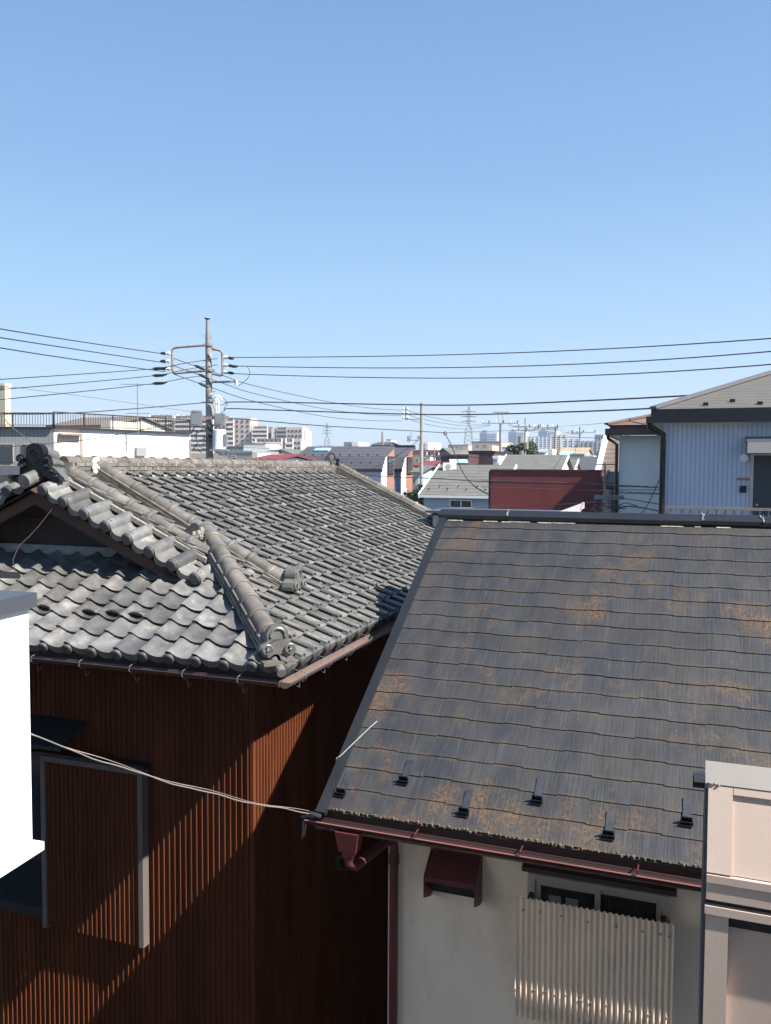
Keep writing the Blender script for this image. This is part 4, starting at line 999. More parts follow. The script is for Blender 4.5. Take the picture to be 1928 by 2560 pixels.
def gabled(name, label, cat, pxl, pxr, py_eave, py_ridge, Y, depth, mw, mr, az=GRID, wins=(), ridge_dir='x', over=.25, group=None, trim=None):
    f = framed(pxl, py_eave, Y, az); t = thing(name, label, cat, f.o, -f.az, group); W = span(f, pxr, py_eave); zb = -f.o.z
    if ridge_dir == 'x':
        r = ray((pxl+pxr)/2, py_ridge); yy = Y+depth/2; zr_ = (at((pxl+pxr)/2, py_ridge, yy)).z-f.o.z; zr_ = max(zr_, .3)
        b = MB(); b.prism([(0,zb),(depth,zb),(depth,0),(depth/2,zr_-.12),(0,0)], (over,0,0), (0,1,0), (0,0,1), (W-2*over,0,0)); b.build('wall', mw, t)
        s_ = zr_/(depth/2); b = MB()
        vs = [(0,-over,-over*s_),(W,-over,-over*s_),(W,depth/2,zr_),(0,depth/2,zr_),(W,depth+over,-over*s_),(0,depth+over,-over*s_)]
        vs += [(x,y,z+.12) for x,y,z in vs]
        b.add(vs, [(6,7,8,9),(9,8,10,11),(0,3,2,1),(3,5,4,2),(0,1,7,6),(1,2,8,7),(2,4,10,8),(0,6,9,3),(3,9,11,5),(5,11,10,4)]); b.build('roof', mr, t)
        if trim:
            b = MB()
            for xx in (0, W): b.bar((xx,-over,-over*s_+.06), (xx,depth/2,zr_+.06), .06, .22)
            b.bar((0,-over-.03,-over*s_+.03),(W,-over-.03,-over*s_+.03),.06,.14); b.build('roof_trim', trim, t)
    else:
        zr_ = f.hit((pxl+pxr)/2, py_ridge, 0).z; s_ = zr_/(W/2)
        b = MB(); b.prism([(0,zb),(W,zb),(W,0),(W/2,zr_-.05),(0,0)], (0,.15,0), (1,0,0), (0,0,1), (0,depth,0)); b.build('wall', mw, t)
        b = MB(); vs = [(-over,-.2,-over*s_),(W/2,-.2,zr_),(W+over,-.2,-over*s_)]; vs += [(x,depth+.3,z) for x,y,z in vs]; vs += [(x,y,z+.14) for x,y,z in vs]
        b.add(vs, [(0,1,4,3),(1,2,5,4),(6,9,10,7),(7,10,11,8),(0,6,7,1),(1,7,8,2),(3,4,10,9),(4,5,11,10),(0,3,9,6),(2,8,11,5)]); b.build('roof', mr, t)
    windows(f, t, wins, .15 if ridge_dir != 'x' else 0); return f, t, W

# ---- pale house and brown shingle roof left of the blue building
f = framed(1339, 941, 21); t = thing('pale_rendered_house', 'tall pale grey-green rendered house between the brown roof and the blue building', 'house', f.o, -f.az)
W = span(f, 1440, 941); zb = -f.o.z
b = MB(); b.box(0, W+.6, 0, 7, zb, 0); b.build('wall', M['palewall'], t)
b = MB(); b.box(-.32, W+.9, -.40, -.28, .005, .16); b.box(-.32,-.22,-.28,7,.005,.16); b.box(-.22, W+.9, -.279, -.20, -.0, .24); b.build('gutter', mat('dark_brown_gutter', (.03,.018,.016), .45), t)
b = MB(); E0 = Vector((-.30,-.32,.25)); b.add([E0, (W+1.5,-.32,.25), (W+1.5, 2.6, .25+2.92*.26), E0+Vector((2.92,2.92,2.92*.26)), (-.30,7,.25)], [(0,1,2,3),(0,3,4)]); b.build('roof', M['rust_shingle'], t)
b = MB(); b.bar(E0+Vector((0,0,.03)), E0+Vector((2.92,2.92,2.92*.26+.03)), .14, .05); b.build('hip_flashing', M['rust_shingle'], t)
b = MB(); b.tube([(-.27,-.34,.05),(-.25,-.30,-.08),(-.06,-.06,-.22),(-.06,-.06,zb)], .04, 8); b.build('downspout', mat('dark_brown_pipe', (.03,.018,.016), .45), t, smooth=True)
for zz in (-1.35, -3.2):
    b = MB(); b.box(0, W, -.006, -.001, zz, zz+.02); b.build('panel_joint', M['greywall'], t)
X0, Y0 = P_('E', 630, 205); f = framed(X0, Y0, 31.0)
t = thing('steep_shingle_house', 'house with steep brown shingle roof and white barge board behind the red wall', 'house', f.o, -f.az)
def pz(x, y, yy): q = f.hit(*P_('E', x, y), yy); return (q.x, yy, q.z)
b = MB(); vs = [pz(630,205,0), pz(860,205,0), pz(860,1150,-2.1), pz(395,1150,-2.1)]; vs += [(x,y+.2,z) for x,y,z in vs]
b.add(vs, [(0,3,2,1),(4,5,6,7),(0,1,5,4),(1,2,6,5),(2,3,7,6),(3,0,4,7)]); b.build('roof', M['brown_shingle'], t)
b = MB(); b.bar(Vector(pz(618,208,-.02)), Vector(pz(385,1150,-2.12)), .16, .2); b.build('barge_board', M['whitewall'], t)
b = MB(); b.box(.1, 5, .25, 6, -f.o.z, -.3); b.build('wall', M['whitewall'], t)
b = MB(); b.add([pz(700,990,-2.2), pz(640,890,-2.3), pz(600,900,-2.4), pz(590,925,-2.5), pz(780,1010,-2.6)], [(0,1,2,3,4)])
# ---- red wall
f = framed(1061, 1017.5, 28); t = thing('dark_red_building', 'flat dark red painted building end below the grey shingle roofs', 'building', f.o, -f.az)
W = span(f, 1298, 1018); b = MB(); b.box(0, W, 0, 5, -f.o.z, 0); b.build('wall', M['redwall'], t)
b = MB(); b.box(-.03, W+.03, -.03, 5, .002, .06); b.build('coping', M['redbrown'], t)
b = MB(); b.box(-.07,-.002,-.03,.05,-f.o.z,0); b.build('edge_pipe', M['darkmetal'], t)
# red roof edge and dark blue side roof right of it
gabled('red_edged_roof_house', 'low house with dark roof and red edge between red wall and pale house', 'house', 1303, 1352, 1050, 1036, 25, 4, M['brownhouse'], mat('dark_plum_roof', (.035,.03,.045), .6), over=.1, trim=M['redroof'])
block('cream_porch', 'white box top just behind the dark ridge, below the red wall', 'box', 1240, 1262, 1101, 10.5, .8, M['whitewall'], z0=-3) if False else None
q = at(1205, 1106, 13); f = Frame(q, GRID)
t = thing('white_canopy_roof', 'small white sloped canopy below the red wall, beside the dark slate ridge', 'canopy', f.o, -f.az)
b = MB(); x1_ = span(f, 1250, 1098); b.add([(0,0,0),(x1_,0,0.0),(x1_+.0,.5,.14),(.35,.5,.14),(0,0,-.08),(x1_,0,-.08),(x1_,.5,.04),(.35,.5,.04)], [(0,1,2,3),(7,6,5,4),(0,4,5,1),(1,5,6,2),(2,6,7,3),(3,7,4,0)]); b.build('canopy_panel', M['alu'], t)
b = MB(); b.box(.4,x1_-.05,.1,.45,-5,-.085); b.build('canopy_post', M['greywall'], t)
f = framed(918, 1103, 13); t = thing('white_flat_roof', 'thin white flat roof edge left of the dark slate ridge end', 'roof', f.o, -f.az)
b = MB(); b.box(0, span(f, 1235, 1105), 0, 1.0, -.03, 0); b.build('roof_slab', M['greycap'], t)
b = MB(); b.box(.1, span(f, 1235, 1105)-.1, .1, 1.3, -f.o.z, -.08); b.build('wall', M['greywall'], t)
# ---- grey shingle houses
f, t, W = gabled('grey_shingle_house', 'light blue sided house with pale grey shingle roof and white-framed window', 'house', 907, 1085, 1069, 1008, 48, 8.2, M['siding_blue'], M['grey_shingle'], wins=[], trim=M['whitewall'])
windows(f, t, [(P_('2',1250,687)[0], P_('2',1250,687)[1], P_('2',1383,740)[0], P_('2',1383,740)[1])], 0, M['glass'], M['porcelain'], .08)
for k in range(14):
    b = MB(); x_ = .4+k*.55; s_ = 1; b.box(x_, x_+.05, .35+(k % 2)*.35, .42+(k % 2)*.35, .30+(k % 2)*.16, .40+(k % 2)*.16); b.build('snow_guard', M['darkmetal'], t)
gabled('grey_shingle_roof_house', 'second grey shingle roof with white gable edge, right behind the first', 'house', 1066, 1210, 1030, 986, 56, 8.5, M['whitewall'], M['grey_shingle'], trim=M['whitewall'])
gabled('small_white_edged_roof_house', 'small grey roof with white edge behind the middle of the red wall', 'house', 1215, 1240, 1022, 995, 66, 6, M['whitewall'], M['grey_shingle'], trim=M['whitewall'])
gabled('dark_brown_roof_house', 'long dark brown roof between white-edged roof and steep shingle roof', 'house', 1212, 1296, 1024, 989, 72, 8, M['creamwall'], M['charcoal_roof'])
# ---- twin houses with folded charcoal roofs
def twin(shift, label, deep):
    f0 = Frame(at(822, 1013, 62), GRID); o = f0.wor(0, shift, 0); f = Frame(o, GRID)
    t = thing('folded_roof_house', label, 'house', f.o, -f.az, 'pair of houses with folded charcoal roofs'); Wt = 7.2; zb = -f.o.z
    prof = [(0,0),(.75,.95),(2.9,1.75)]
    b = MB()
    for (y0,z0),(y1,z1) in zip(prof, prof[1:]):
        vs = [(-Wt,y0,z0),(.12,y0,z0),(.12,y1,z1),(-Wt,y1,z1)]; b.add(vs+[(x,y+.05,z-.1) for x,y,z in vs], [(0,1,2,3),(7,6,5,4),(0,4,5,1),(1,5,6,2),(2,6,7,3),(3,7,4,0)])
    rf = b.build('roof', M['charcoal_roof'], t)
    b = MB(); b.box(-Wt,.12,-.06,.12,-.22,-.02); b.build('gutter', M['navy'], t)
    b = MB(); b.box(-Wt,-.012,.2,3.0,zb,-.10); b.build('front_wall', M['siding_blue'], t)
    b = MB(); b.prism([(.12,zb),(1.25,zb),(1.25,1.02),(.78,.86),(.12,-.02)], (-.01,0,0), (0,1,0), (0,0,1), (.06,0,0)); b.build('end_wall', M['whitewall'], t)
    b = MB(); b.prism([(1.251,zb),(3.0,zb),(3.0,1.70),(2.9,1.66),(1.251,1.04)], (-.01,0,0), (0,1,0), (0,0,1), (.05,0,0)); b.build('tiled_end_wall', M['terracotta'], t)
    b = MB(); b.box(.051,.10,1.45,2.75,-.45,.95); w_ = b.build('window', M['navy'], t)
    b = MB(); b.box(.101,.11,1.55,2.05,-.38,.88); b.box(.101,.11,2.15,2.65,-.38,.88); b.build('window_pane', M['glass_blue'], w_)
    b = MB(); b.box(.051,.10,1.9,2.8,-5.2,-1.9); w_ = b.build('window', M['navy'], t)
    b = MB(); b.box(.101,.11,2.0,2.7,-5.1,-2.0); b.build('window_pane', M['glass'], w_)
    for k in range(4):
        b = MB(); b.box(.06,.16,.25+k*.25,.37+k*.25,-5.0,-1.55); b.build('white_fin', M['whitewall'], t)
    for k in range(9):
        b = MB(); x_ = -.6-k*.75; b.box(x_,x_+.09,.84,.94,1.0,1.10); b.build('snow_guard', M['navy'], t)
    for k in range(9):
        b = MB(); x_ = -.95-k*.75; b.box(x_,x_+.09,.30,.38,.42,.50); b.build('snow_guard', M['navy'], t)
    if deep:
        b = MB(); b.obox((-5.55,2.0,1.46),(.62,0,0),(0,.28,.1),(0,-.03,.06)); b.build('skylight', M['bluewall'], t)
    else:
        b = MB(); b.box(-3.6,.1,2.95,3.6,1.6,1.95); b.build('roof_parapet', M['navy'], t)
    return t
twin(0, 'front one of the folded charcoal roof pair, with skylight and white lit end wall', True)
twin(4.6, 'rear one of the folded charcoal roof pair, right of the skylight one', False)
gabled('light_blue_house', 'pale blue house wall just left of the thin concrete pole', 'house', 886, 912, 1022, 1008, 60, 6, M['siding_blue'], M['grey_shingle'], wins=[(893,1033,899,1048)])
gabled('red_roof_house_centre', 'low red metal roof behind the thin concrete pole', 'house', 890, 935, 1008, 998, 74, 7, M['whitewall'], M['redroof'])
block('beige_flat_house', 'beige flat-roofed house behind the red roof near the pole', 'house', 893, 930, 986, 92, 8, M['creamwall'], M['greywall'], wins=[(897,990,905,1000),(912,990,920,1000)])
gabled('grey_gable_house', 'grey house with front gable and one small window left of the maroon house', 'house', 940, 975, 984, 970, 84, 9, M['bluegrey'], M['grey_shingle'], ridge_dir='y', wins=[(951,978,956,985)])
block('maroon_flat_house', 'dark maroon flat-topped house with a small skylight', 'house', 953, 1012, 986, 72, 8, M['brownhouse'], M['brownhouse'])
block('maroon_tall_house', 'taller dark maroon house with white satellite dish on it', 'house', 1013, 1068, 978, 75, 8, M['brownhouse'], M['navy'])
b = MB(); c = at(991, 997, 70); b.obox(c, (.75,0,0), (0,.5,.15), (0,-.03,.05)); tag(b.build('skylight', M['bluewall']), 'small pale blue skylight on the maroon flat house', 'skylight')
c = at(1027, 1000, 52.5); t = thing('air_conditioner', 'white air conditioner unit on the ridge of the grey shingle roof', 'air conditioner', (c.x, c.y, c.z))
c = at(971.5, 1003, 51); t.location = c; b = MB(); b.box(-.40,.40,-.15,.15,-.40,.10); b.build('case', M['porcelain'], t); b = MB(); b.tube([(-.1,-.165,-.15),(-.1,-.151,-.15)], .16, 14); b.build('fan_grille', M['greywall'], t)
block('pink_veranda', 'narrow house front with blue window and pink veranda rail beside the grey shingle roof', 'house', 1066, 1076, 990, 60, 3, M['whitewall'], M['whitewall'], wins=[(1067,992,1075,999)], glass=M['bluebox'])
# ---- left: white building with roof railing, pole side clutter
P1, P2, P0 = at(115.8, 924.6, 45), at(411, 935.8, 51.9), at(-60, 920.5, 45.2)
lw = thing('white_flat_roof_building', 'white and grey-tiled flat-roofed building with dark roof railing at the left', 'building', (0,0,0))
def wallq(A, B, z0, z1, m, name, par, n=None, th=.3):
    A = Vector(A); B = Vector(B); d = (B-A); d.z = 0; nn = Vector((-d.y, d.x, 0)).normalized()*th
    b = MB(); vs = [Vector((A.x,A.y,z0)),Vector((B.x,B.y,z0)),Vector((B.x,B.y,z1)),Vector((A.x,A.y,z1))]; b.add(vs+[v+nn for v in vs], [(0,1,2,3),(7,6,5,4),(0,4,5,1),(1,5,6,2),(2,6,7,3),(3,7,4,0)])
    return b.build(name, m, par)
zt3 = P1.z
wallq(P0, P1, 0, zt3, M['greytile'], 'tiled_wall', lw)
Pm = P1.lerp(P2, .19)
wallq(P1, Pm, 0, zt3, M['pinktile'], 'tiled_wall', lw); wallq(Pm, P2, 0, zt3, M['whitewall'], 'white_wall', lw)
b = MB(); Pb = P0+Vector((2,14,0)); Pc = P2+Vector((-7,9,0))
b.add([P0, P1, P2, Pc, Pb], [(0,1,2,3,4)]); b.build('flat_roof', M['greywall'], lw)
def bars(A, B, z, h, m, par, step=.15):
    A = Vector(A); B = Vector(B); A.z = B.z = z; L_ = (B-A).length; up = Vector((0,0,1))
    for hh, tk in ((h, .06), (.10, .035)): 
        b = MB(); b.bar(A+up*hh, B+up*hh, tk, tk); b.build('rail', m, par)
    n = int(L_/1.75)
    for k in range(n+1):
        b = MB(); p = A.lerp(B, k/n); b.bar(p, p+up*h, .06, .06, up=(1,0,0)); b.build('railing_post', m, par)
    b = MB(); n = int(L_/step)
    for k in range(n): p = A.lerp(B, (k+.5)/n); b.bar(p+up*.1, p+up*h, .022, .022, up=(1,0,0))
    tag(b.build('baluster', m, par), kind='stuff')
b = MB(); b.bar((P0.x,P0.y,zt3+.03),(P1.x,P1.y,zt3+.03), .4,.07); b.bar((P1.x,P1.y,zt3+.031),(P2.x,P2.y,zt3+.031), .4,.07); b.build('parapet_cap', M['rail'], lw)
bars(P0, P1, zt3+.05, .74, M['rail'], lw); bars(P1, P2, zt3+.05, .80, M['rail'], lw)
def onwall(A, B, px, py):   # hit the vertical plane through A,B
    A = Vector(A); B = Vector(B); d = (B-A); n = Vector((-d.y, d.x, 0)).normalized(); r = ray(px, py); O = A-Vector((0,0,CAMZ)); return r*(O.dot(n)/r.dot(n))+Vector((0,0,CAMZ)), -n if n.y > 0 else n
def wallbox(A, B, r, m, name, par, out=.06, th=.05):
    p, n = onwall(A, B, r[0], r[1]); q, _ = onwall(A, B, r[2], r[3]); d = (B-A); d.z = 0; d.normalize()
    wd = (Vector((q.x,q.y,0))-Vector((p.x,p.y,0))).length; c = (p+q)/2
    b = MB(); b.obox(c+n*(out/2), d*wd/2, n*(out/2), Vector((0,0,(p.z-q.z)/2))); return b.build(name, m, par)
for r in ((-10,960,28.8,998),(49,960,73.5,998)):
    w_ = wallbox(P0, P1, (r[0]-1.2,r[1]-1,r[2]+1.2,r[3]), M['alu'], 'window', lw, .04); wallbox(P0, P1, r, M['glass'], 'window_pane', w_, .07)
wallbox(P0, P1, (75,960,98,975), M['greycap'], 'shutter_box', lw, .12)
wallbox(P1, P2, (124.5,936,172,941.5), M['steel_rust'], 'canopy', lw, .35)
for x_ in (173.5, 176.5, 271): wallbox(P1, P2, (x_,941 if x_ < 200 else 930,x_+1,1000), M['alu'], 'downspout', lw, .08)
wallbox(P1, P2, (291,967,313,985), M['greywall'], 'vent_box', lw, .2); wallbox(P1, P2, (409,949,411,990), M['pinkgrey'], 'downspout', lw, .1)
f, t, W = gabled('old_tiled_roof_house', 'old brown-grey tiled roof seen through the dark roof railing', 'house', 104, 240, 921, 905, 80, 10, M['creamwall'], M['brown_shingle'], over=.3)
block('cream_roof_hut', 'small cream stair hut behind the railing of the white building', 'hut', 217, 239, 909, 62, 3, M['creamwall'])
block('yellow_tower', 'pale yellow tower wall cut by the left edge of the photo', 'building', -25, 10.5, 835, 58, .5, M['yellowwall'], M['creamwall'])
# TV antenna
def antenna(px, py0, py1, Y, label, dx=.9):
    a = at(px, py1, Y); c = at(px, py0, Y); t = thing('tv_antenna', label, 'antenna', a); h = c.z-a.z
    b = MB(); b.tube([(0,0,0),(0,0,h)], .028, 6); b.build('mast', M['steel'], t)
    for zz, L_ in ((h*.98, dx), (h*.42, dx*.75)):
        b = MB(); b.tube([(-L_,0,zz),(L_,0,zz)], .018, 5); bo = b.build('boom', M['steel'], t)
        for k in range(7):
            x_ = -L_+k*L_/3; b = MB(); b.tube([(x_,-.3,zz),(x_,.3,zz+.02)], .010, 4); b.build('antenna_rod', M['steel'], bo)
antenna(298, 828, 940, 48, 'roof antenna mast standing behind the white building railing')
antenna(702, 962, 1005, 66, 'thin antenna mast in front of the folded roof with skylight', .6)

antenna(1042, 948, 978, 76, 'roof antenna on the taller dark maroon house', .8)
antenna(921, 960, 987, 91, 'roof antenna on the beige flat-roofed house near the slim pole', .8)
antenna(1243, 958, 984, 81, 'roof antenna on the low grey house under the tan roof', .7)
antenna(612, 960, 976, 92, 'small roof antenna on the cream gable house', .7)
# ---- apartment complex
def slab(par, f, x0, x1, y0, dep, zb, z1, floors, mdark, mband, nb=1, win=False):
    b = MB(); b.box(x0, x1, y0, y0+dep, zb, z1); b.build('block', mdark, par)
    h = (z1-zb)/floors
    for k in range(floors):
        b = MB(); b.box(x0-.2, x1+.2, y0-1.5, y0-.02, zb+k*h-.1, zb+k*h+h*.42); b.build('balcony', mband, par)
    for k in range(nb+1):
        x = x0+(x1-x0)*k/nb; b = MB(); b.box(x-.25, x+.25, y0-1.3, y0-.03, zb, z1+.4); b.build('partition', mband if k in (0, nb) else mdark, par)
ap = framed(300, 985, 560, R(12)); apt = thing('apartment_complex', 'large tan and brown stepped apartment complex with balconies behind the main pole', 'apartment block', ap.o, -ap.az)
def apx(px, y0=0): return ap.hit(px, 985, y0).x
def apz(py, y0=0): return ap.hit(450, py, y0).z
def part_block(x0, x1, top, y0, m, wins=0):
    b = MB(); b.box(apx(x0), apx(x1), y0, y0+14, -ap.o.z, apz(top)); b.build('block', m, apt)
    if wins:
        r_ = random.Random(x0)
        X0, X1 = apx(x0), apx(x1); 
        for i in range(wins):
            for k in range(10):
                z = apz(top)-3-k*3.1
                if z < apz(985): break
                x = X0+(X1-X0)*(i+.5)/wins; b = MB(); b.box(x-.7, x+.7, y0-.3, y0-.01, z, z+1.3); b.build('window', M['glass'], apt)
part_block(507, 541, 903, 0, M['aptbrown'], 3); part_block(541, 552, 921, 1, M['aptbrown'])
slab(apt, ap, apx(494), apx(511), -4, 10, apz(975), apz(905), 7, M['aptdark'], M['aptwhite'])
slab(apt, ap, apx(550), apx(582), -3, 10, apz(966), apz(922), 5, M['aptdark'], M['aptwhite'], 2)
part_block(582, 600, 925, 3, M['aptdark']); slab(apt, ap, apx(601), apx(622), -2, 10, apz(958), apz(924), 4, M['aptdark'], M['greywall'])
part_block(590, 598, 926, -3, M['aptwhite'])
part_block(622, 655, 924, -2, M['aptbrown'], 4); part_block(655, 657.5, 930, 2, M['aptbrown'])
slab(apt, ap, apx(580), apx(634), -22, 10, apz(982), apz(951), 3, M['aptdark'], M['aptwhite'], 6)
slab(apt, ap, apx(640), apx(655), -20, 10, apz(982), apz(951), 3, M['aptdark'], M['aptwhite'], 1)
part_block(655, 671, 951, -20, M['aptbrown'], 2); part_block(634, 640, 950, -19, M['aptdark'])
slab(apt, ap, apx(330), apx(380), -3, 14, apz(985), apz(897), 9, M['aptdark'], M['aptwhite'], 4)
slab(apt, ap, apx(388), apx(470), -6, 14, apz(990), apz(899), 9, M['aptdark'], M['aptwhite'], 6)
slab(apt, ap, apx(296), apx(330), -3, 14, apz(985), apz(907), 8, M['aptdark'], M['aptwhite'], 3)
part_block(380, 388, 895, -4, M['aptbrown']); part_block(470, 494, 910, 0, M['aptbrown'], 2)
# ---- houses in front of it
block('long_cream_building', 'long low cream building in front of the apartment complex', 'building', 527, 574, 959, 260, 10, M['creamwall'], M['pinkgrey'])
block('grey_flat_house', 'grey flat house with two small windows right of the main pole', 'house', 494, 526, 966, 120, 8, M['bluegrey'], M['greywall'], wins=[(499,970,505,976),(508,970,514,976)])
block('dark_grey_house', 'dark grey boxy house just above the tile ridge right of the transformer', 'house', 497, 545, 978, 85, 8, M['greywall'], M['greywall'], wins=[(500,983,510,989)])
block('cream_box_house', 'narrow cream house wall between grey houses above the ridge', 'house', 545, 556, 979, 82, 6, M['creamwall'])
gabled('grey_roof_house', 'low grey roof house behind the red roof', 'house', 553, 590, 983, 973, 110, 9, M['greywall'], M['charcoal_roof'])
gabled('cream_gable_house', 'cream house with gable facing us left of the brown roof', 'house', 590, 628, 981, 973, 90, 9, M['yellowwall'], M['grey_shingle'], ridge_dir='y', wins=[(608,986,616,993)])
gabled('red_roof_house', 'red metal roof just above the tile ridge', 'house', 540, 602, 995, 985, 55, 6, M['whitewall'], M['redroof'])
gabled('brown_roof_house', 'long brown roof with a small skylight left of the folded roof pair', 'house', 615, 700, 996, 976, 70, 9, M['creamwall'], M['brown_shingle'])
block('white_roof_hut', 'white box on the horizon above the folded charcoal roof', 'hut', 743, 773, 955, 85, 4, M['bluegrey'])
block('white_lit_hut', 'bright white hut face on the horizon above the folded roof', 'hut', 760, 774, 955, 84.5, 3, M['whitewall'])
gabled('brown_gable_far_house', 'small brown gable roof above the folded roof pair', 'house', 795, 828, 963, 957, 120, 9, M['creamwall'], M['charcoal_roof'])
b_ = block('water_tank_tower', 'white tower with blue tank top on the horizon between the poles', 'tower', 834, 845, 950, 400, 8, M['towerwhite'], M['bluebox'])
block('rust_long_roof', 'long rust red low roof behind the thin pole', 'building', 888, 945, 972, 140, 12, mat('rust_red_wall', (.28,.13,.11), .8))
block('white_tall_flats', 'white flats right behind the thin concrete pole', 'building', 905, 925, 955, 210, 12, M['whitewall'], None, wins=[(908,959,912,963),(915,959,919,963),(908,966,912,970),(915,966,919,970)])
block('tan_low_flats', 'long tan low building under the tall pylon', 'building', 968, 1012, 962, 230, 14, M['aptbrown'], M['greywall'], wins=[(975,965,980,969),(985,965,990,969),(995,965,1000,969)])
block('beige_flats', 'beige flats with lit cream corner left of the T-shaped pole', 'building', 1020, 1082, 955, 190, 14, M['aptbrown'], M['greywall'], wins=[(1030,960,1036,965),(1045,960,1051,965)])
block('cream_corner_house', 'small lit cream wall under the T-shaped pole', 'house', 1056, 1064, 962, 150, 6, M['yellowwall'])
block('white_low_house', 'low white house between the T-shaped pole and the trees', 'house', 1085, 1112, 968, 130, 8, M['whitewall'], M['greywall'])
gabled('white_hip_house', 'pale roofed low house right of the trees', 'house', 1150, 1180, 978, 971, 120, 9, M['whitewall'], M['bluegrey'])
gabled('tan_roof_house', 'tan tiled roof house left of the blue panel', 'house', 1206, 1268, 981, 969, 110, 9, M['creamwall'], M['tanroof'], over=.3)
gabled('sky_blue_gable_house', 'small sky blue roof house beneath the tan tiled roof', 'house', 1207, 1230, 986, 977, 84, 7, M['whitewall'], M['bluewall'])
block('grey_terrace_house', 'low grey house with cream corner pieces under the tan roof', 'house', 1230, 1262, 984, 80, 7, M['greywall'], M['greywall'], wins=[(1236,986,1246,992)])
block('cream_pillar_house', 'cream corner house left of the bright blue panel', 'house', 1262, 1282, 984, 78, 6, M['creamwall'], None, wins=[(1266,986,1271,994)])
block('cream_water_box', 'cream box on the roofs right of the trees', 'box', 1184, 1194, 970, 95, 3, M['creamwall'])
block('blue_panel_hut', 'bright blue panelled hut beside the steep brown roof', 'hut', 1290, 1305, 975, 46, 2, M['bluebox'])
# ---- far blocks on the right
def flats(label, pxl, pxr, py, pyb, Y, floors, mdark, mband, nb, az=R(12)):
    f = framed(pxl, pyb, Y, az); t = thing('far_apartment_block', label, 'apartment block', f.o, -f.az); W = span(f, pxr, pyb); z1 = f.hit(pxl, py).z
    b = MB(); b.box(0, W, 0, 15, -f.o.z, z1); b.build('wall', mdark, t); h = z1/floors
    for k in range(floors):
        b = MB(); b.box(-.2, W+.2, -1.2, -.02, k*h, k*h+h*.45); b.build('balcony', mband, t)
    for k in range(nb+1):
        b = MB(); x = W*k/nb; b.box(x-.5, x+.5, -1.4, -.03, 0, z1+.3); b.build('partition', mband, t)
    return t
flats('grey balcony block right behind the trees and double pole', 1139, 1154, 943.5, 975, 620, 8, M['towerblue'], M['towerwhite'], 2)
flats('wide grey balcony block left of the single grey pole', 1155, 1189, 943, 976, 640, 8, M['towerblue'], M['towerwhite'], 4)
flats('pale flats with cream corner right of the single grey pole', 1190, 1222, 940, 975, 560, 8, M['greywall'], M['aptwhite'], 3)
flats('long pale grey flats in front of the grey tower block', 1214, 1250, 948, 978, 480, 6, M['greywall'], M['towerwhite'], 3)
flats('long low grey flats left of the steep brown roof', 1250, 1300, 953, 978, 470, 5, M['greywall'], M['farcity'], 5)
block('grey_tower_block', 'plain blue-grey block above the long grey flats', 'tower', 1285, 1305, 939, 520, 16, M['towerblue'])
block('white_far_block', 'plain white block at the white barge board of the steep roof', 'building', 1298, 1306, 949, 420, 10, M['whitewall'])
def tower(label, x0, xm, x1, py, Y=1500):
    f = framed(x0, py, Y, R(20)); t = thing('far_tower', label, 'tower', f.o, -f.az, ); Wm, W1 = span(f, xm, py), span(f, x1, py); zb = -f.o.z
    b = MB(); b.box(0, Wm, 0, 40, zb, 0); b.build('wall', M['towerblue'], t)
    b = MB(); b.box(Wm+.01, W1, -3, 38, zb, -.5); b.build('light_wall', M['towerwhite'], t)
    b = MB()
    for k in range(16): b.box(Wm+1.5, W1-1.5, -4, -3.02, -5-k*4.5, -3-k*4.5)
    tag(b.build('window_band', M['towerblue'], t), kind='stuff')
    b = MB()
    for k in range(16): b.box(1.5, Wm-1.5, -1, -.02, -5-k*4.5, -3.6-k*4.5)
    tag(b.build('window_band', M['glass_blue'], t), kind='stuff')
    b = MB(); b.box(Wm*.3, Wm*.7, 2, 20, .01, 4); b.build('roof_plant', M['towerblue'], t)
tower('leftmost of the three far tower pairs, left of the T-shaped pole', 1036.5, 1053.5, 1075, 934)
tower('middle one of the three far tower pairs, behind the double pole', 1098.5, 1116, 1134, 932)
tower('rightmost of the three far tower pairs, left of the single grey pole', 1163, 1183, 1204, 930.5)
# ---- distant town up to the horizon: one mass
rt = random.Random(21)
b = MB()
for k in range(1500):
    Y = 170+2300*rt.random()**1.3; x = rt.uniform(-.62, .62)*Y; wd = rt.uniform(7, 16); dp = rt.uniform(7, 14); h = rt.uniform(5.5, 9.5)
    if Y > 500: h = rt.uniform(7, 14)
    if Y > 900 and rt.random() < .25: h = rt.uniform(14, 30); wd *= 1.5
    ca, sa = math.cos(GRID), math.sin(GRID); X = Vector((ca,-sa,0)); Yv = Vector((sa,ca,0))
    c = Vector((x, Y, h/2))
    b.obox(c, X*wd/2, Yv*dp/2, (0,0,h/2), rt.choice((0,0,1,2,3)))
    if h < 10:
        A = c+Vector((0,0,h/2))-X*(wd/2+.3)-Yv*(dp/2+.3); rz = rt.uniform(1.0, 2.2)
        v = [A, A+X*(wd+.6), A+X*(wd+.6)+Yv*(dp+.6), A+Yv*(dp+.6), A+Yv*(dp/2+.3)+Vector((0,0,rz)), A+X*(wd+.6)+Yv*(dp/2+.3)+Vector((0,0,rz))]
        b.add(v, [(0,1,5,4),(2,3,4,5),(0,4,3),(1,2,5)], rt.choice((4,4,5,6)))
tag(b.build('distant_town', [M['farcity'], M['whitewall'], M['creamwall'], M['towerwhite'], M['charcoal_roof'], M['brown_shingle'], M['grey_shingle']]), 'distant low houses and roofs along the horizon', 'town', kind='stuff')
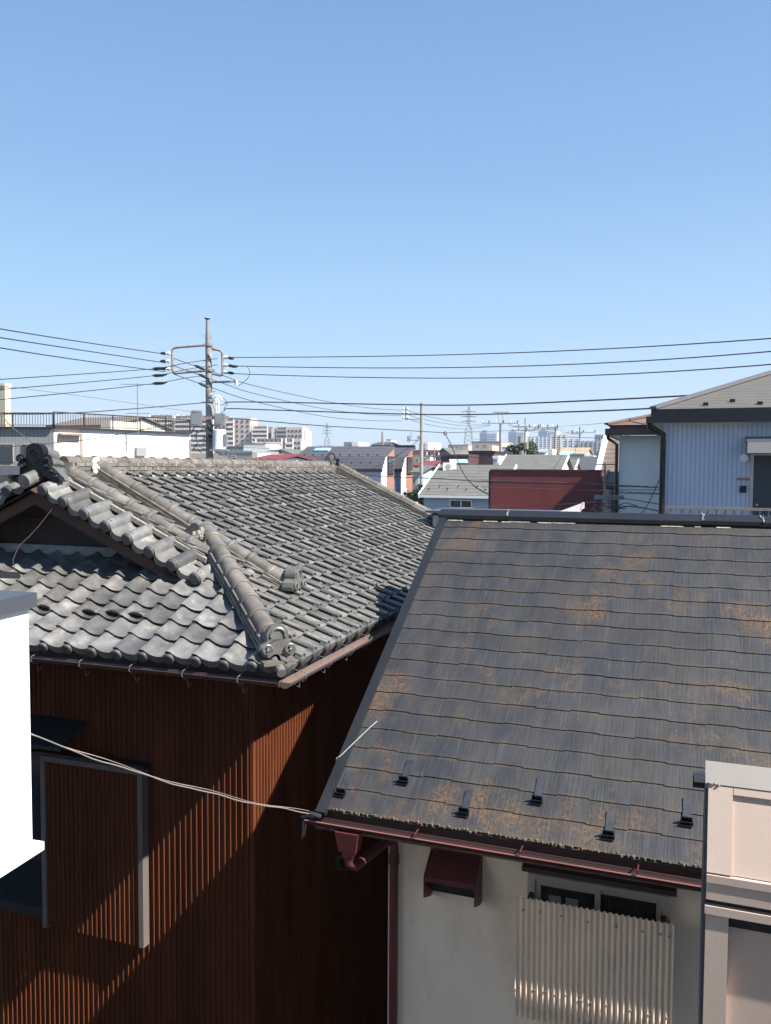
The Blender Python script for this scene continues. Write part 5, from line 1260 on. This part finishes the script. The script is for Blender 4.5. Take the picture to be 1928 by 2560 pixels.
# nearer filler houses standing between the named ones, on the streets below
# ---- trees
def tree(label, px, py, Y, r, h):
    c = at(px, py, Y); t = thing('tree', label, 'tree', (c.x, c.y, 0)); zc = c.z
    b = MB(); b.tube([(0,0,0),(.1,0,zc*.5),(0,.1,zc)], [.25,.18,.08], 7); b.build('trunk', M['wood'], t)
    rn = random.Random(int(px)); b = MB()
    for k in range(900):
        v = Vector((rn.gauss(0,1), rn.gauss(0,1), rn.gauss(0,1))).normalized()*(rn.random()**.4)
        p = Vector((v.x*r, v.y*r, zc-h*.1+v.z*h*(.8+.2*math.sin(v.x*5))))
        a = Vector((rn.uniform(-1,1), rn.uniform(-1,1), rn.uniform(-1,1))).normalized()*r*.11; c2 = a.cross(Vector((rn.uniform(-1,1),rn.uniform(-1,1),rn.uniform(-1,1)))).normalized()*r*.09
        b.add([p-a, p+c2, p+a, p-c2], [(0,1,2,3)])
    b.build('crown', M['foliage'], t, fix=False)
tree('dark green tree left of the double pole base', 1124, 972, 112, 2.0, 1.3)
tree('dark green tree in the gap right of the double pole', 1143, 970, 118, 1.3, 1.6)
tree('small green tree in the gap below the twin houses', 899, 1080, 52, .9, 1.2)

# ---- utility poles and cables
def wire(label, pts, r=.016, name='power_cable', cat='cable', m='wire_dark', group=None):
    """pts: (px, py, Y) through which the cable hangs"""
    P = [at(*p) for p in pts]; out = []
    if len(P) == 3:
        a, m_, c = P; ctl = m_*2-(a+c)/2
        for k in range(25): t = k/24; out.append(a*(1-t)**2+ctl*2*t*(1-t)+c*t*t)
    else:
        n = len(P)
        for i in range(n-1):
            p0, p1, p2, p3 = P[max(i-1,0)], P[i], P[i+1], P[min(i+2,n-1)]
            for k in range(8):
                t = k/8; out.append(.5*((2*p1)+(p2-p0)*t+(2*p0-5*p1+4*p2-p3)*t*t+(3*p1-p0-3*p2+p3)*t**3))
        out.append(P[-1])
    b = MB(); b.tube(out, r*.78, 5); o = b.build(name, M[m], smooth=True); return tag(o, label, cat, group)
# main pole
PY = 32.0
base = at(454, 1009, PY); base.z = 0; mp_ = thing('utility_pole', 'tall concrete pole with pipe-frame arms, boxes and transformer above the tile ridge', 'utility pole', base)
def lp_(F_, X, Y, dy=0): p = at(*P_(F_, X, Y), PY+dy); return p-base
top = lp_('F', 710, 470).z
sh_ = lp_('F', 706, 470).x; hb = top
b = MB(); b.tube([(.0,0,0),(.0,0,4),(sh_,0,top)], [.19,.165,.115], 16); b.build('shaft', M['concrete'], mp_, smooth=True)
zt4 = lp_('F', 690, 80).z; x4 = lp_('F', 690, 80).x
b = MB(); b.tube([(sh_,0,top-.35),(sh_-.005,0,top),(x4,0,zt4-.12),(x4,0,zt4)], [.118,.112,.055,.055], 12); b.tube([(x4,0,zt4-.08),(x4,0,zt4-.03),(x4,0,zt4)], [.06,.12,.10], 8); b.build('top_sleeve', M['pinkgrey'], mp_, smooth=True)
for Y in (480, 850, 1225, 1290, 1510):
    b = MB(); c = lp_('F', 712+ (Y-480)*.03, Y); b.tube([(c.x,0,c.z-.05),(c.x,0,c.z+.05)], .155, 14); b.build('clamp_band', M['steel'], mp_)
L_arm = [(660,482),(215,525),(175,560),(185,870),(215,895),(670,855)]
b = MB(); b.tube([lp_('F', x, y, -.15) for x, y in ((660,482),(300,510),(215,522),(180,545),(178,600),(186,840),(195,880),(230,892),(400,875),(670,855))], .045, 8); arm1 = b.build('left_pipe_arm', M['steel_rust'], mp_, smooth=True)
b = MB(); b.tube([lp_('F', x, y, -.25) for x, y in ((745,525),(870,560),(900,580),(908,620),(912,880),(905,915),(880,925),(755,895))], .045, 8); arm2 = b.build('right_pipe_arm', M['steel_rust'], mp_, smooth=True)
def insul(pt, d, par):
    d = Vector(d).normalized(); b = MB(); p = Vector(pt)
    b.tube([p, p+d*.05, p+d*.06, p+d*.12, p+d*.13, p+d*.2], [.03,.03,.075,.075,.045,.045], 8); i_ = b.build('insulator', M['porcelain'], par, smooth=True)
    b = MB(); b.tube([p+d*.2, p+d*.24, p+d*.36, p+d*.42], [.035,.06,.05,.02], 7); b.build('cable_clamp', M['wire_dark'], i_)
for y in (605, 718, 830): insul(lp_('F', 165, y, -.15), (-1,0,.02), arm1)
for y in (655, 765, 870): insul(lp_('F', 920, y, -.25), (1,0,-.15), arm2)
b = MB(); b.bar(lp_('F', 760, 1022, -.1), lp_('F', 1100, 1012, -.1), .07, .07); arm3 = b.build('side_arm', M['steel'], mp_)
b = MB(); c = lp_('F', 1110, 1030, -.1); b.tube([c+Vector((0,0,.1)), c-Vector((0,0,.1))], [.08,.05], 8); b.build('insulator', M['porcelain'], arm3, smooth=True)
b = MB(); b.bar(lp_('F', 620, 1548, -.25), lp_('F', 1000, 1535, -.25), .09, .10); b.build('equipment_arm', M['steel_rust'], mp_)
def eqbox(x0, y0, x1, y1, name, m, dy=-.35, d=.16):
    a = lp_('F', x0, y0, dy); c = lp_('F', x1, y1, dy); b = MB(); b.box(a.x, c.x, a.y-d, a.y+d, c.z, a.z); o = b.build(name, m, mp_)
    b = MB(); b.box(a.x+.04, a.x+(c.x-a.x)*.72, a.y-d-.015, a.y-d-.001, c.z+.05, a.z-.07); b.build('box_door', m, o); return o
eqbox(455, 1465, 610, 1660, 'switch_box', M['steel']); eqbox(470, 1435, 600, 1464, 'switch_box_lid', M['steel'])
eqbox(800, 1480, 950, 1650, 'switch_box', M['steel'])
a = lp_('F', 865, 1720, -.35); c = lp_('F', 865, 1995, -.35); b = MB(); b.tube([c, c+Vector((0,0,.03)), a, a+Vector((0,0,.03))], [.25,.245,.245,.20], 18); tr_ = b.build('transformer', M['porcelain'], mp_, smooth=True)
b = MB(); b.box(a.x+.2,a.x+.3,a.y-.2,a.y+.1,c.z+.15,a.z-.15); b.build('cooling_fin', M['steel'], tr_)
b = MB(); b.box(c.x-.3,c.x+.35,c.y-.3,c.y+.3,c.z-.08,c.z-.01); b.build('transformer_bracket', M['steel'], mp_)
for k, X in enumerate((820, 850)):
    b = MB(); p = lp_('F', X, 1470, -.3); b.tube([p, p+Vector((0,0,.35)), p+Vector((0,0,.36)), p+Vector((0,0,.62))], [.04,.035,.06,.03], 8); b.build('bushing', M['porcelain'], mp_, smooth=True)
b = MB(); p = lp_('F', 825, 1245, -.3); b.tube([p+Vector((-.15,0,0)), p+Vector((-.06,0,.05)), p+Vector((.1,0,.04)), p+Vector((.2,0,-.1))], .04, 7); b.build('arrester', M['porcelain'], mp_, smooth=True)
rn = random.Random(9)
for k in range(26):
    X, Y = rn.uniform(520, 940), rn.uniform(1620, 1990); pts = []
    for j in range(6): pts.append(lp_('F', X+rn.uniform(-90, 90), Y+rn.uniform(-60, 90), -.2-rn.random()*.25))
    sm = []
    for i in range(len(pts)-1):
        for q in range(3): sm.append(pts[i].lerp(pts[i+1], q/3))
    b = MB(); b.tube(sm, .013, 4, caps=False); b.build('jumper_wire', M['wire_dark'] if k % 3 else M['wire_grey'], mp_, smooth=True)
for (x0, y0, x1, y1, bend) in ((940,1300,880,1360,30),(915,1250,930,1400,40),(780,1240,820,1460,-20),(940,1420,880,1470,15),(1270,790,1140,1075,60)):
    b = MB(); p0, p1 = lp_('F', x0, y0, -.3), lp_('F', x1, y1, -.3); mdl = (p0+p1)/2+Vector((bend*.0026*1.5,0,0)); ctl = mdl*2-(p0+p1)/2
    b.tube([p0*(1-t)**2+ctl*2*t*(1-t)+p1*t*t for t in [k/10 for k in range(11)]], .011, 5); b.build('jumper_wire', M['wire_dark'], mp_, smooth=True)
for (x, y) in ((560,790),(0,0)):
    pass
for (X, Y) in ((650,357),(735,353)):
    b = MB(); c = lp_('F', X, Y, -.05); b.tube([c+Vector((.05*math.cos(a*.6),0,.06*math.sin(a*.6))) for a in range(12)], .008, 4); b.build('eye_ring', M['steel'], mp_)
for k in range(9):
    b = MB(); z = lp_('F', 710, 560+k*150).z; b.tube([(sh_-.1,0,z),(sh_+.0-.28,0,z)] if k % 2 else [(sh_+.1,0,z),(sh_+.26,0,z)], .012, 5); b.build('step_bolt', M['steel'], mp_)
# second pole
P2Y = 55.0; base2 = at(911, 1009, P2Y); base2.z = 0
p2 = thing('utility_pole', 'slim concrete pole in the centre, in front of the grey shingle house', 'utility pole', base2)
tz = at(909, 870, P2Y).z; b = MB(); b.tube([(0,0,0),(-.02,0,tz)], [.15,.10], 12); b.build('shaft', M['concrete'], p2, smooth=True)
def l2(X, Y, dy=0): return at(*P_('2', X, Y), P2Y+dy)-base2
b = MB(); b.bar(l2(985,135,-.2), l2(985,215,-.2), .06, .06, up=(1,0,0)); b.bar(l2(985,210,-.2), l2(1075,212,-.1), .06, .06); a2 = b.build('cross_arm', M['steel'], p2)
for y in (148, 172, 200):
    for dx in (-12, 12): b = MB(); p = l2(985+dx, y, -.2); b.sphere(p, .10, 8, 6, 0, (1,1,.8)); b.build('insulator', M['porcelain'], a2, smooth=True)
b = MB(); b.bar(l2(1005,335,-.2), l2(1075,335,-.1), .06, .06); a3 = b.build('cross_arm', M['steel'], p2)
for (x, y) in ((1003,318),(1062,318),(1003,335)): b = MB(); b.tube([l2(x+6*math.cos(q*.7), y+8*math.sin(q*.7), -.25) for q in range(10)], .025, 5); b.build('cable_loop', M['wire_dark'], a3)
b = MB(); b.bar(l2(1018,290,-.2), l2(1018,330,-.2), .05, .05, up=(1,0,0)); b.build('arm_brace', M['steel'], p2)
b = MB(); b.tube([(.12,-.12,2),(.12,-.12,6.6)], .04, 6); b.build('riser_pipe', M['wire_grey'], p2)
# far poles
def tpole(label, px, pyt, pyarm, Y, arms, dark=False, r=.13, ha=1.1, extra=None):
    bs = at(px, 1009, Y); bs.z = 0; t = thing('utility_pole', label, 'utility pole', bs); zt = at(px, pyt, Y).z
    b = MB(); b.tube([(0,0,0),(0,0,zt)], [r*1.3, r*.8], 8); b.build('shaft', M['steel_rust'] if dark else M['concrete'], t, smooth=True)
    for pa, wl_, wr in arms:
        z = at(px, pa, Y).z; b = MB(); b.bar((-wl_,0,z),(wr,-.2,z), .10, .10); a = b.build('cross_arm', M['steel'], t)
        for k in range(6 if Y > 30 else 0):
            x = -wl_+(wl_+wr)*k/5
            if abs(x) < .15: continue
            b = MB(); b.tube([(x,-.05,z+.05),(x,-.05,z+.2),(x,-.05,z+.34)], [.04,.08,.04], 6); b.build('insulator', M['wire_dark'] if k % 2 else M['porcelain'], a)
    return t
t = tpole('brown T-shaped pole with double mast left of the double pole', 1080.5, 914, 914, 95, ((914.5,2.1,1.9),), True, .17)
b = MB(); z1 = at(1080,914,95).z; z2 = at(1080,892,95).z
for x in (-.28,.22): b.tube([(x,0,z1),(x,0,z2)], .03, 5)
b.box(-.9,.9,-.06,.06,z2,z2+.12); b.build('top_mast', M['steel'], t)
t = tpole('cluttered pole with rust transformer just left of the single grey pole', 1134, 903, 920, 110, ((922,1.6,1.9),(930,1.4,1.2)), False, .14)
for (dx, dz) in ((-.7,-1.6),(.1,-2.4),(-.5,-3.4)):
    b = MB(); z = at(1134,922,110).z+dz; b.tube([(dx,-.3,z-.5),(dx,-.3,z+.3)], .3, 8); b.build('transformer', M['steel_rust'], t)
tpole('single grey concrete pole with one-sided arm', 1199, 921, 923, 100, ((923.5,2.6,.2),(927,2.6,.2)), False, .14)
tpole('thin dark pole in front of the long grey flats', 1251.5, 922, 934, 118, ((934,1.9,2.1),(937,1.4,.3)), True, .12)
tpole('short dark pole on the horizon above the rear folded roof', 826, 933, 940, 75, (), True, .11)
tpole('thin dark pole between the grey flats and steep brown roof', 1296, 942, 950, 90, (), True, .09)
tpole('short thin dark pole right of the central concrete pole', 938, 966, 975, 80, ((985,.7,.7),), True, .09)
t = tpole('slender pole with rusty fittings at the right end of the red wall', 1307, 1001, 1005, 24, (), True, .035)
b = MB(); z = at(1307,1003,24).z; b.bar((-.25,0,z),(.30,0,z), .03,.03); b.build('cross_arm', M['darkmetal'], t)
t = tpole('short pale concrete post between red wall and pale house', 1317, 1058, 1060, 20, ((1074,.35,.3),), False, .075)
# pylons
def pylon(label, px, pyt, pyb, Y, w0, arms):
    f = at(px, pyb, Y); c = at(px, pyt, Y); t = thing('pylon', label, 'pylon', (f.x, f.y, 0)); H = c.z; zb = 0; wt = w0*.13
    def wd(z): k = z/H; return w0*(1-k)**.85+wt if k < .75 else wt*1.2
    b = MB(); n = 16; zs = [H*k/n for k in range(n+1)]; th = w0*.028
    for sx in (-1,1):
        for sy in (-1,1): b.tube([(sx*wd(z)/2, sy*wd(z)/2, z) for z in zs], th, 4)
    b.build('leg_frame', M['steel'], t)
    b = MB()
    for a, c2 in zip(zs, zs[1:]):
        for sy in (-1,1):
            b.bar((-wd(a)/2, sy*wd(a)/2, a), (wd(c2)/2, sy*wd(c2)/2, c2), th, th); b.bar((wd(a)/2, sy*wd(a)/2, a), (-wd(c2)/2, sy*wd(c2)/2, c2), th, th)
    b.build('bracing', M['steel'], t)
    for pa, wa_ in arms:
        z = at(px, pa, Y).z; b = MB()
        for sx in (-1,1): b.add([(sx*wt*.4,-.3,z+wa_*.12),(sx*wt*.4,.3,z-wa_*.05),(sx*wa_,0,z)], [(0,1,2)]); b.bar((0,0,z+wa_*.1),(sx*wa_,0,z),th*1.4,th*1.4); b.bar((0,0,z-wa_*.06),(sx*wa_,0,z),th*1.4,th*1.4); b.tube([(sx*wa_*.93,0,z),(sx*wa_*.93,0,z-wa_*.2)], th, 5)
        b.build('pylon_arm', M['steel'], t)
pylon('tall lattice pylon in the centre, right of the slim pole', 1012, 878, 972, 620, 8.5, ((889,5.2),(900,5.4),(910,5.2)))
pylon('smaller lattice pylon above the brown roof at centre left', 706.5, 913, 962, 800, 8, ((924,3.6),(930,4.2),(936,4.2)))
pylon('faint lattice pylon behind the pale house roof at right', 1357, 905, 960, 1100, 12, ((912,6),(921,7)))
# ---- cables
G1 = 'cables of the main pole'
for k, (y0, ym, y1) in enumerate(((710,739,765),(729,757,784),(751,779,803))):
    wire(['topmost','second','third'][k]+' black cable sloping from the left edge to the left pipe arm', [(-8,y0-1,20),(180,ym,26),(358,y1,PY)], .019)
for k, (y0, ym, y1, yk) in enumerate(((819,808,796,791),(841,826.5,811,805),(863,846,828,822))):
    wire(['upper','middle','lower'][k]+' rising cable from left edge through the pole frame', [(-8,y0+1,24),(175,ym,28),(336,y1,PY-.8),(403,yk-7,PY-.5),(470,yk-17,PY)] if k < 2 else [(-8,y0+1,24),(175,ym,28),(336,y1,PY-.8),(403,yk-6,PY-.5),(440,yk-10,PY)], .017)
    b = MB(); c = at(345, y1-1.5, PY-.8); b.tube([c+Vector((-.28,0,-.03)), c+Vector((-.16,0,-.03)), c+Vector((.1,0,-.02)), c+Vector((.28,0,.02))], [.02,.06,.055,.02], 7)
    tag(b.build('cable_splice', M['wire_dark'], smooth=True), ['upper','middle','lower'][k]+' black splice sleeve on the rising cables left of the pole', 'cable splice')
for k, (ys, yb, y1) in enumerate(((784,812,886),(800,829,898),(818,838,909))):
    xb = (484, 485, 459)[k]
    wire(['highest','middle','lowest'][k]+' sagging cable from main pole down to the slim pole', [(375,ys-10,PY-.3),(403,ys,PY-.4),(xb,yb,PY-.2),(553,(834,851,868)[k],36),(700,(866,883,899.5)[k],45),(800,(881.5,895,908.5)[k],50),(868,y1,P2Y-.2)], .017)
    b = MB(); c = at((432,440,440)[k], (794,813,832)[k], PY-.5); d_ = Vector((.2,0,-.085)); b.tube([c-d_, c-d_*.5, c+d_*.4, c+d_], [.02,.055,.055,.02], 7)
    tag(b.build('cable_splice', M['wire_dark'], smooth=True), ['highest','middle','lowest'][k]+' black splice sleeve just left of the pole on the sagging cables', 'cable splice')
for k, (y0, ym, y1) in enumerate(((772,764.5,731),(790,793,759),(806.5,816.5,787))):
    wire(['topmost','second','third'][k]+' long cable from right pipe arm to the right edge', [(489,y0,PY-.3),(1037,ym,27),(1680,y1-1,19)], .019)
c = at(506, 791.5, PY-.4); b = MB(); b.tube([c-Vector((.14,0,0)), c-Vector((.05,0,0)), c+Vector((.05,0,0)), c+Vector((.14,0,0))], [.02,.055,.055,.02], 7); tag(b.build('cable_splice', M['wire_dark'], smooth=True), 'small black sleeve on the second long cable right of the pole', 'cable splice')
wire('upper thick cable from main pole passing behind the blue building roof', [(488,872,PY-.3),(498,868.5,PY-.3),(600,869,31),(860,874,28),(1037,874.5,26),(1300,864,22),(1530,852,19.5),(1800,835,17)], .026)
wire('lower thick cable from main pole passing behind the blue building roof', [(485,887,PY-.3),(496,882.5,PY-.3),(600,886,31),(860,894,28),(1037,895,26),(1300,887,22),(1500,877,19.5),(1800,860,17)], .026)
wire('thick cable from railing corner up to the main pole', [(-8,894.5,26),(138,893,28),(300,882,30),(445,869.5,PY)], .022)
wire('thin grey cable falling from the left edge to the switch box', [(-8,832,26),(150,852,28),(300,873,30),(412,889,PY)], .010, m='wire_grey')
wire('dark cable from low left rising to the switch box', [(-8,967,26),(100,958,27),(200,948,28),(300,930,30),(412,907,PY)], .018)
wire('thin cable crossing the white wall up to the switch box', [(185,980,30),(240,966,31),(300,949,31),(375,937,PY)], .012)
wire('pale cable crossing diagonally in front of the grey tiled wall', [(-8,880,18),(25,922,18),(60,948,17),(98,978,16)], .011, m='wire_grey')
wire('telecom cable from main pole to the hanging ring', [(470,902,PY-.3),(540,907,34),(700,920,40),(860,929,44),(930,933,46),(961,935,47)], .026)
wire('telecom cable from the ring on to the right poles', [(963,935,47),(1050,932,60),(1130,929,85),(1199,926,100)], .022)
wire('thick drop cable from the ring down to the red wall', [(961,936,47),(975,962,44),(1000,1020,38),(1025,1050,33),(1061,1071,28)], .030)
c = at(962, 936, 47); b = MB(); b.tube([c+Vector((.09*math.cos(k*.55),0,.09*math.sin(k*.55))) for k in range(13)], .03, 6); tag(b.build('cable_ring', M['wire_grey']), 'round cable ring where the drop cable leaves the telecom line', 'ring')
wire('thin grey stay cable from the main pole over the far houses', [(498,918,PY),(560,950,36),(640,985,42),(720,1000,50)], .014, m='wire_grey')
for k in range(3):
    wire(['upper','middle','lower'][k]+' sagging cable from slim pole to the T-shaped pole', [(873,(883,891,900)[k],P2Y),(914,(897,906,915)[k],60),(985,(911.5,918,926)[k],76),(1030,(917,920.5,925)[k],86),(1060,(918,918.5,918.5)[k],95)], .020)
    wire(['upper','middle','lower'][k]+' short cable from the T-shaped pole to the cluttered pole', [(1098,914+k*2,95),(1115,920+k*2,102),(1133,921+k,110)], .020)
    wire(['upper','middle','lower'][k]+' cable between cluttered pole and single grey pole', [(1134,921+k*4,110),(1165,926+k*4,105),(1198,923+k*3,100)], .018)
    wire(['upper','middle','lower'][k]+' cable between single grey pole and thin dark pole', [(1199,922+k*6,100),(1225,930+k*6,108),(1251,934+k*5,118)], .018)
wire('cable from thin dark pole to the pale house', [(1199,922,100),(1270,917,60),(1338,911,40),(1400,905,30)], .016)
wire('dark cable crossing low flats toward the steep roof', [(1133,944,110),(1200,944,90),(1290,946,60),(1310,944,50)], .024)
wire('dark cable from the slim pole up past the rear folded roof', [(770,1030,60),(830,1000,58),(880,970,56),(911,945,P2Y)], .022)
wire('black cable crossing in front of the twin houses to the red wall', [(775,1026,40),(850,1030,38),(950,1034,34),(1061,1041,28.0),(1300,1046,24)], .022)
wire('upper grey cable across the red wall', [(1040,1037,27.6),(1180,1042,25),(1300,1046,23),(1428,1053,15.8)], .014, m='wire_grey')
wire('lower grey cable across the red wall', [(1040,1052,27.6),(1180,1056,25),(1300,1060,23),(1428,1066,15.8)], .014, m='wire_grey')
wire('low cable along the foot of the red wall', [(1000,1098,27),(1061,1094,27),(1180,1091,25),(1235,1088,22),(1290,1084,20)], .014, m='wire_grey')
wire('thick black cable across the pale house wall', [(1315,1050,19.5),(1370,1051,18),(1434,1054,15.8)], .018)
wire('spiral-wrapped cable above the thick one on the pale wall', [(1315,1049,19.5)]+[(1325+k*9,1049.5+(1.6 if k % 2 else -1.6)+k*.2,19-k*.2) for k in range(12)], .007)
wire('second spiral-wrapped cable lower on the pale wall', [(1315,1063,19.5)]+[(1325+k*9,1064.5+(1.8 if k % 2 else -1.8)+k*.2,19-k*.2) for k in range(12)], .007)
wire('thin dark cable below the spirals on the pale wall', [(1318,1065,19.5),(1370,1066,18),(1434,1068,15.8)], .009)
wire('dark sagging cable near the foot of the pale wall', [(1320,1074,19.5),(1370,1080,18),(1434,1091,15.8)], .013)
wire('thick black looping cable at the foot of the pale wall', [(1334,1102,19),(1345,1095,18.5),(1365,1094,18),(1400,1099,17),(1434,1106,15.8)], .018)
wire('slanting dark cable rising across the pale wall to the downspout', [(1382,1112,18),(1395,1098,17.5),(1412,1065,16.5),(1427,1030,15.8)], .011)
rn = random.Random(31)
for k in range(9):
    x0 = rn.uniform(1238, 1330); y0 = rn.uniform(1082, 1104); pts = [(x0, y0, 19)]
    for j in range(4): pts.append((pts[-1][0]+rn.uniform(4, 16), max(1078, min(1108, pts[-1][1]+rn.uniform(-9, 9))), 19-rn.random()))
    wire('loose tangled cable at the foot of the red wall and concrete post', pts, .012, m='wire_grey' if k % 2 else 'wire_dark', group='tangled drop cables below the red wall')
# haze: thin air between the near roofs and the far towers
b = MB(); b.box(-2000, 2000, -40, 2700, -1, 82)
hm = bpy.data.materials.new('thin_air'); hm.use_nodes = True; hn = hm.node_tree; hn.nodes.clear()
ho = hn.nodes.new('ShaderNodeOutputMaterial'); hv = hn.nodes.new('ShaderNodeVolumePrincipled'); hv.inputs['Color'].default_value = (.80,.88,1,1); hv.inputs['Density'].default_value = .0003; hv.inputs['Anisotropy'].default_value = .2
hn.links.new(hv.outputs[0], ho.inputs['Volume'])
tag(b.build('haze', hm), kind='stuff')

# unseen wall of the viewpoint's own building, added to block and bounce skylight
ob_ = Frame(Vector((0, 0, 0))+Hf.w*(-1.0), GRID)
t = thing('unseen_viewpoint_wall', 'unseen beige wall of the building behind the viewpoint, added to block and bounce light', 'building', ob_.o, -ob_.az)
b = MB(); b.box(-9, 7, -6, 0, 0, 11.2); b.build('wall', mat('beige_bounce_wall', (.62,.57,.50), .85), t)
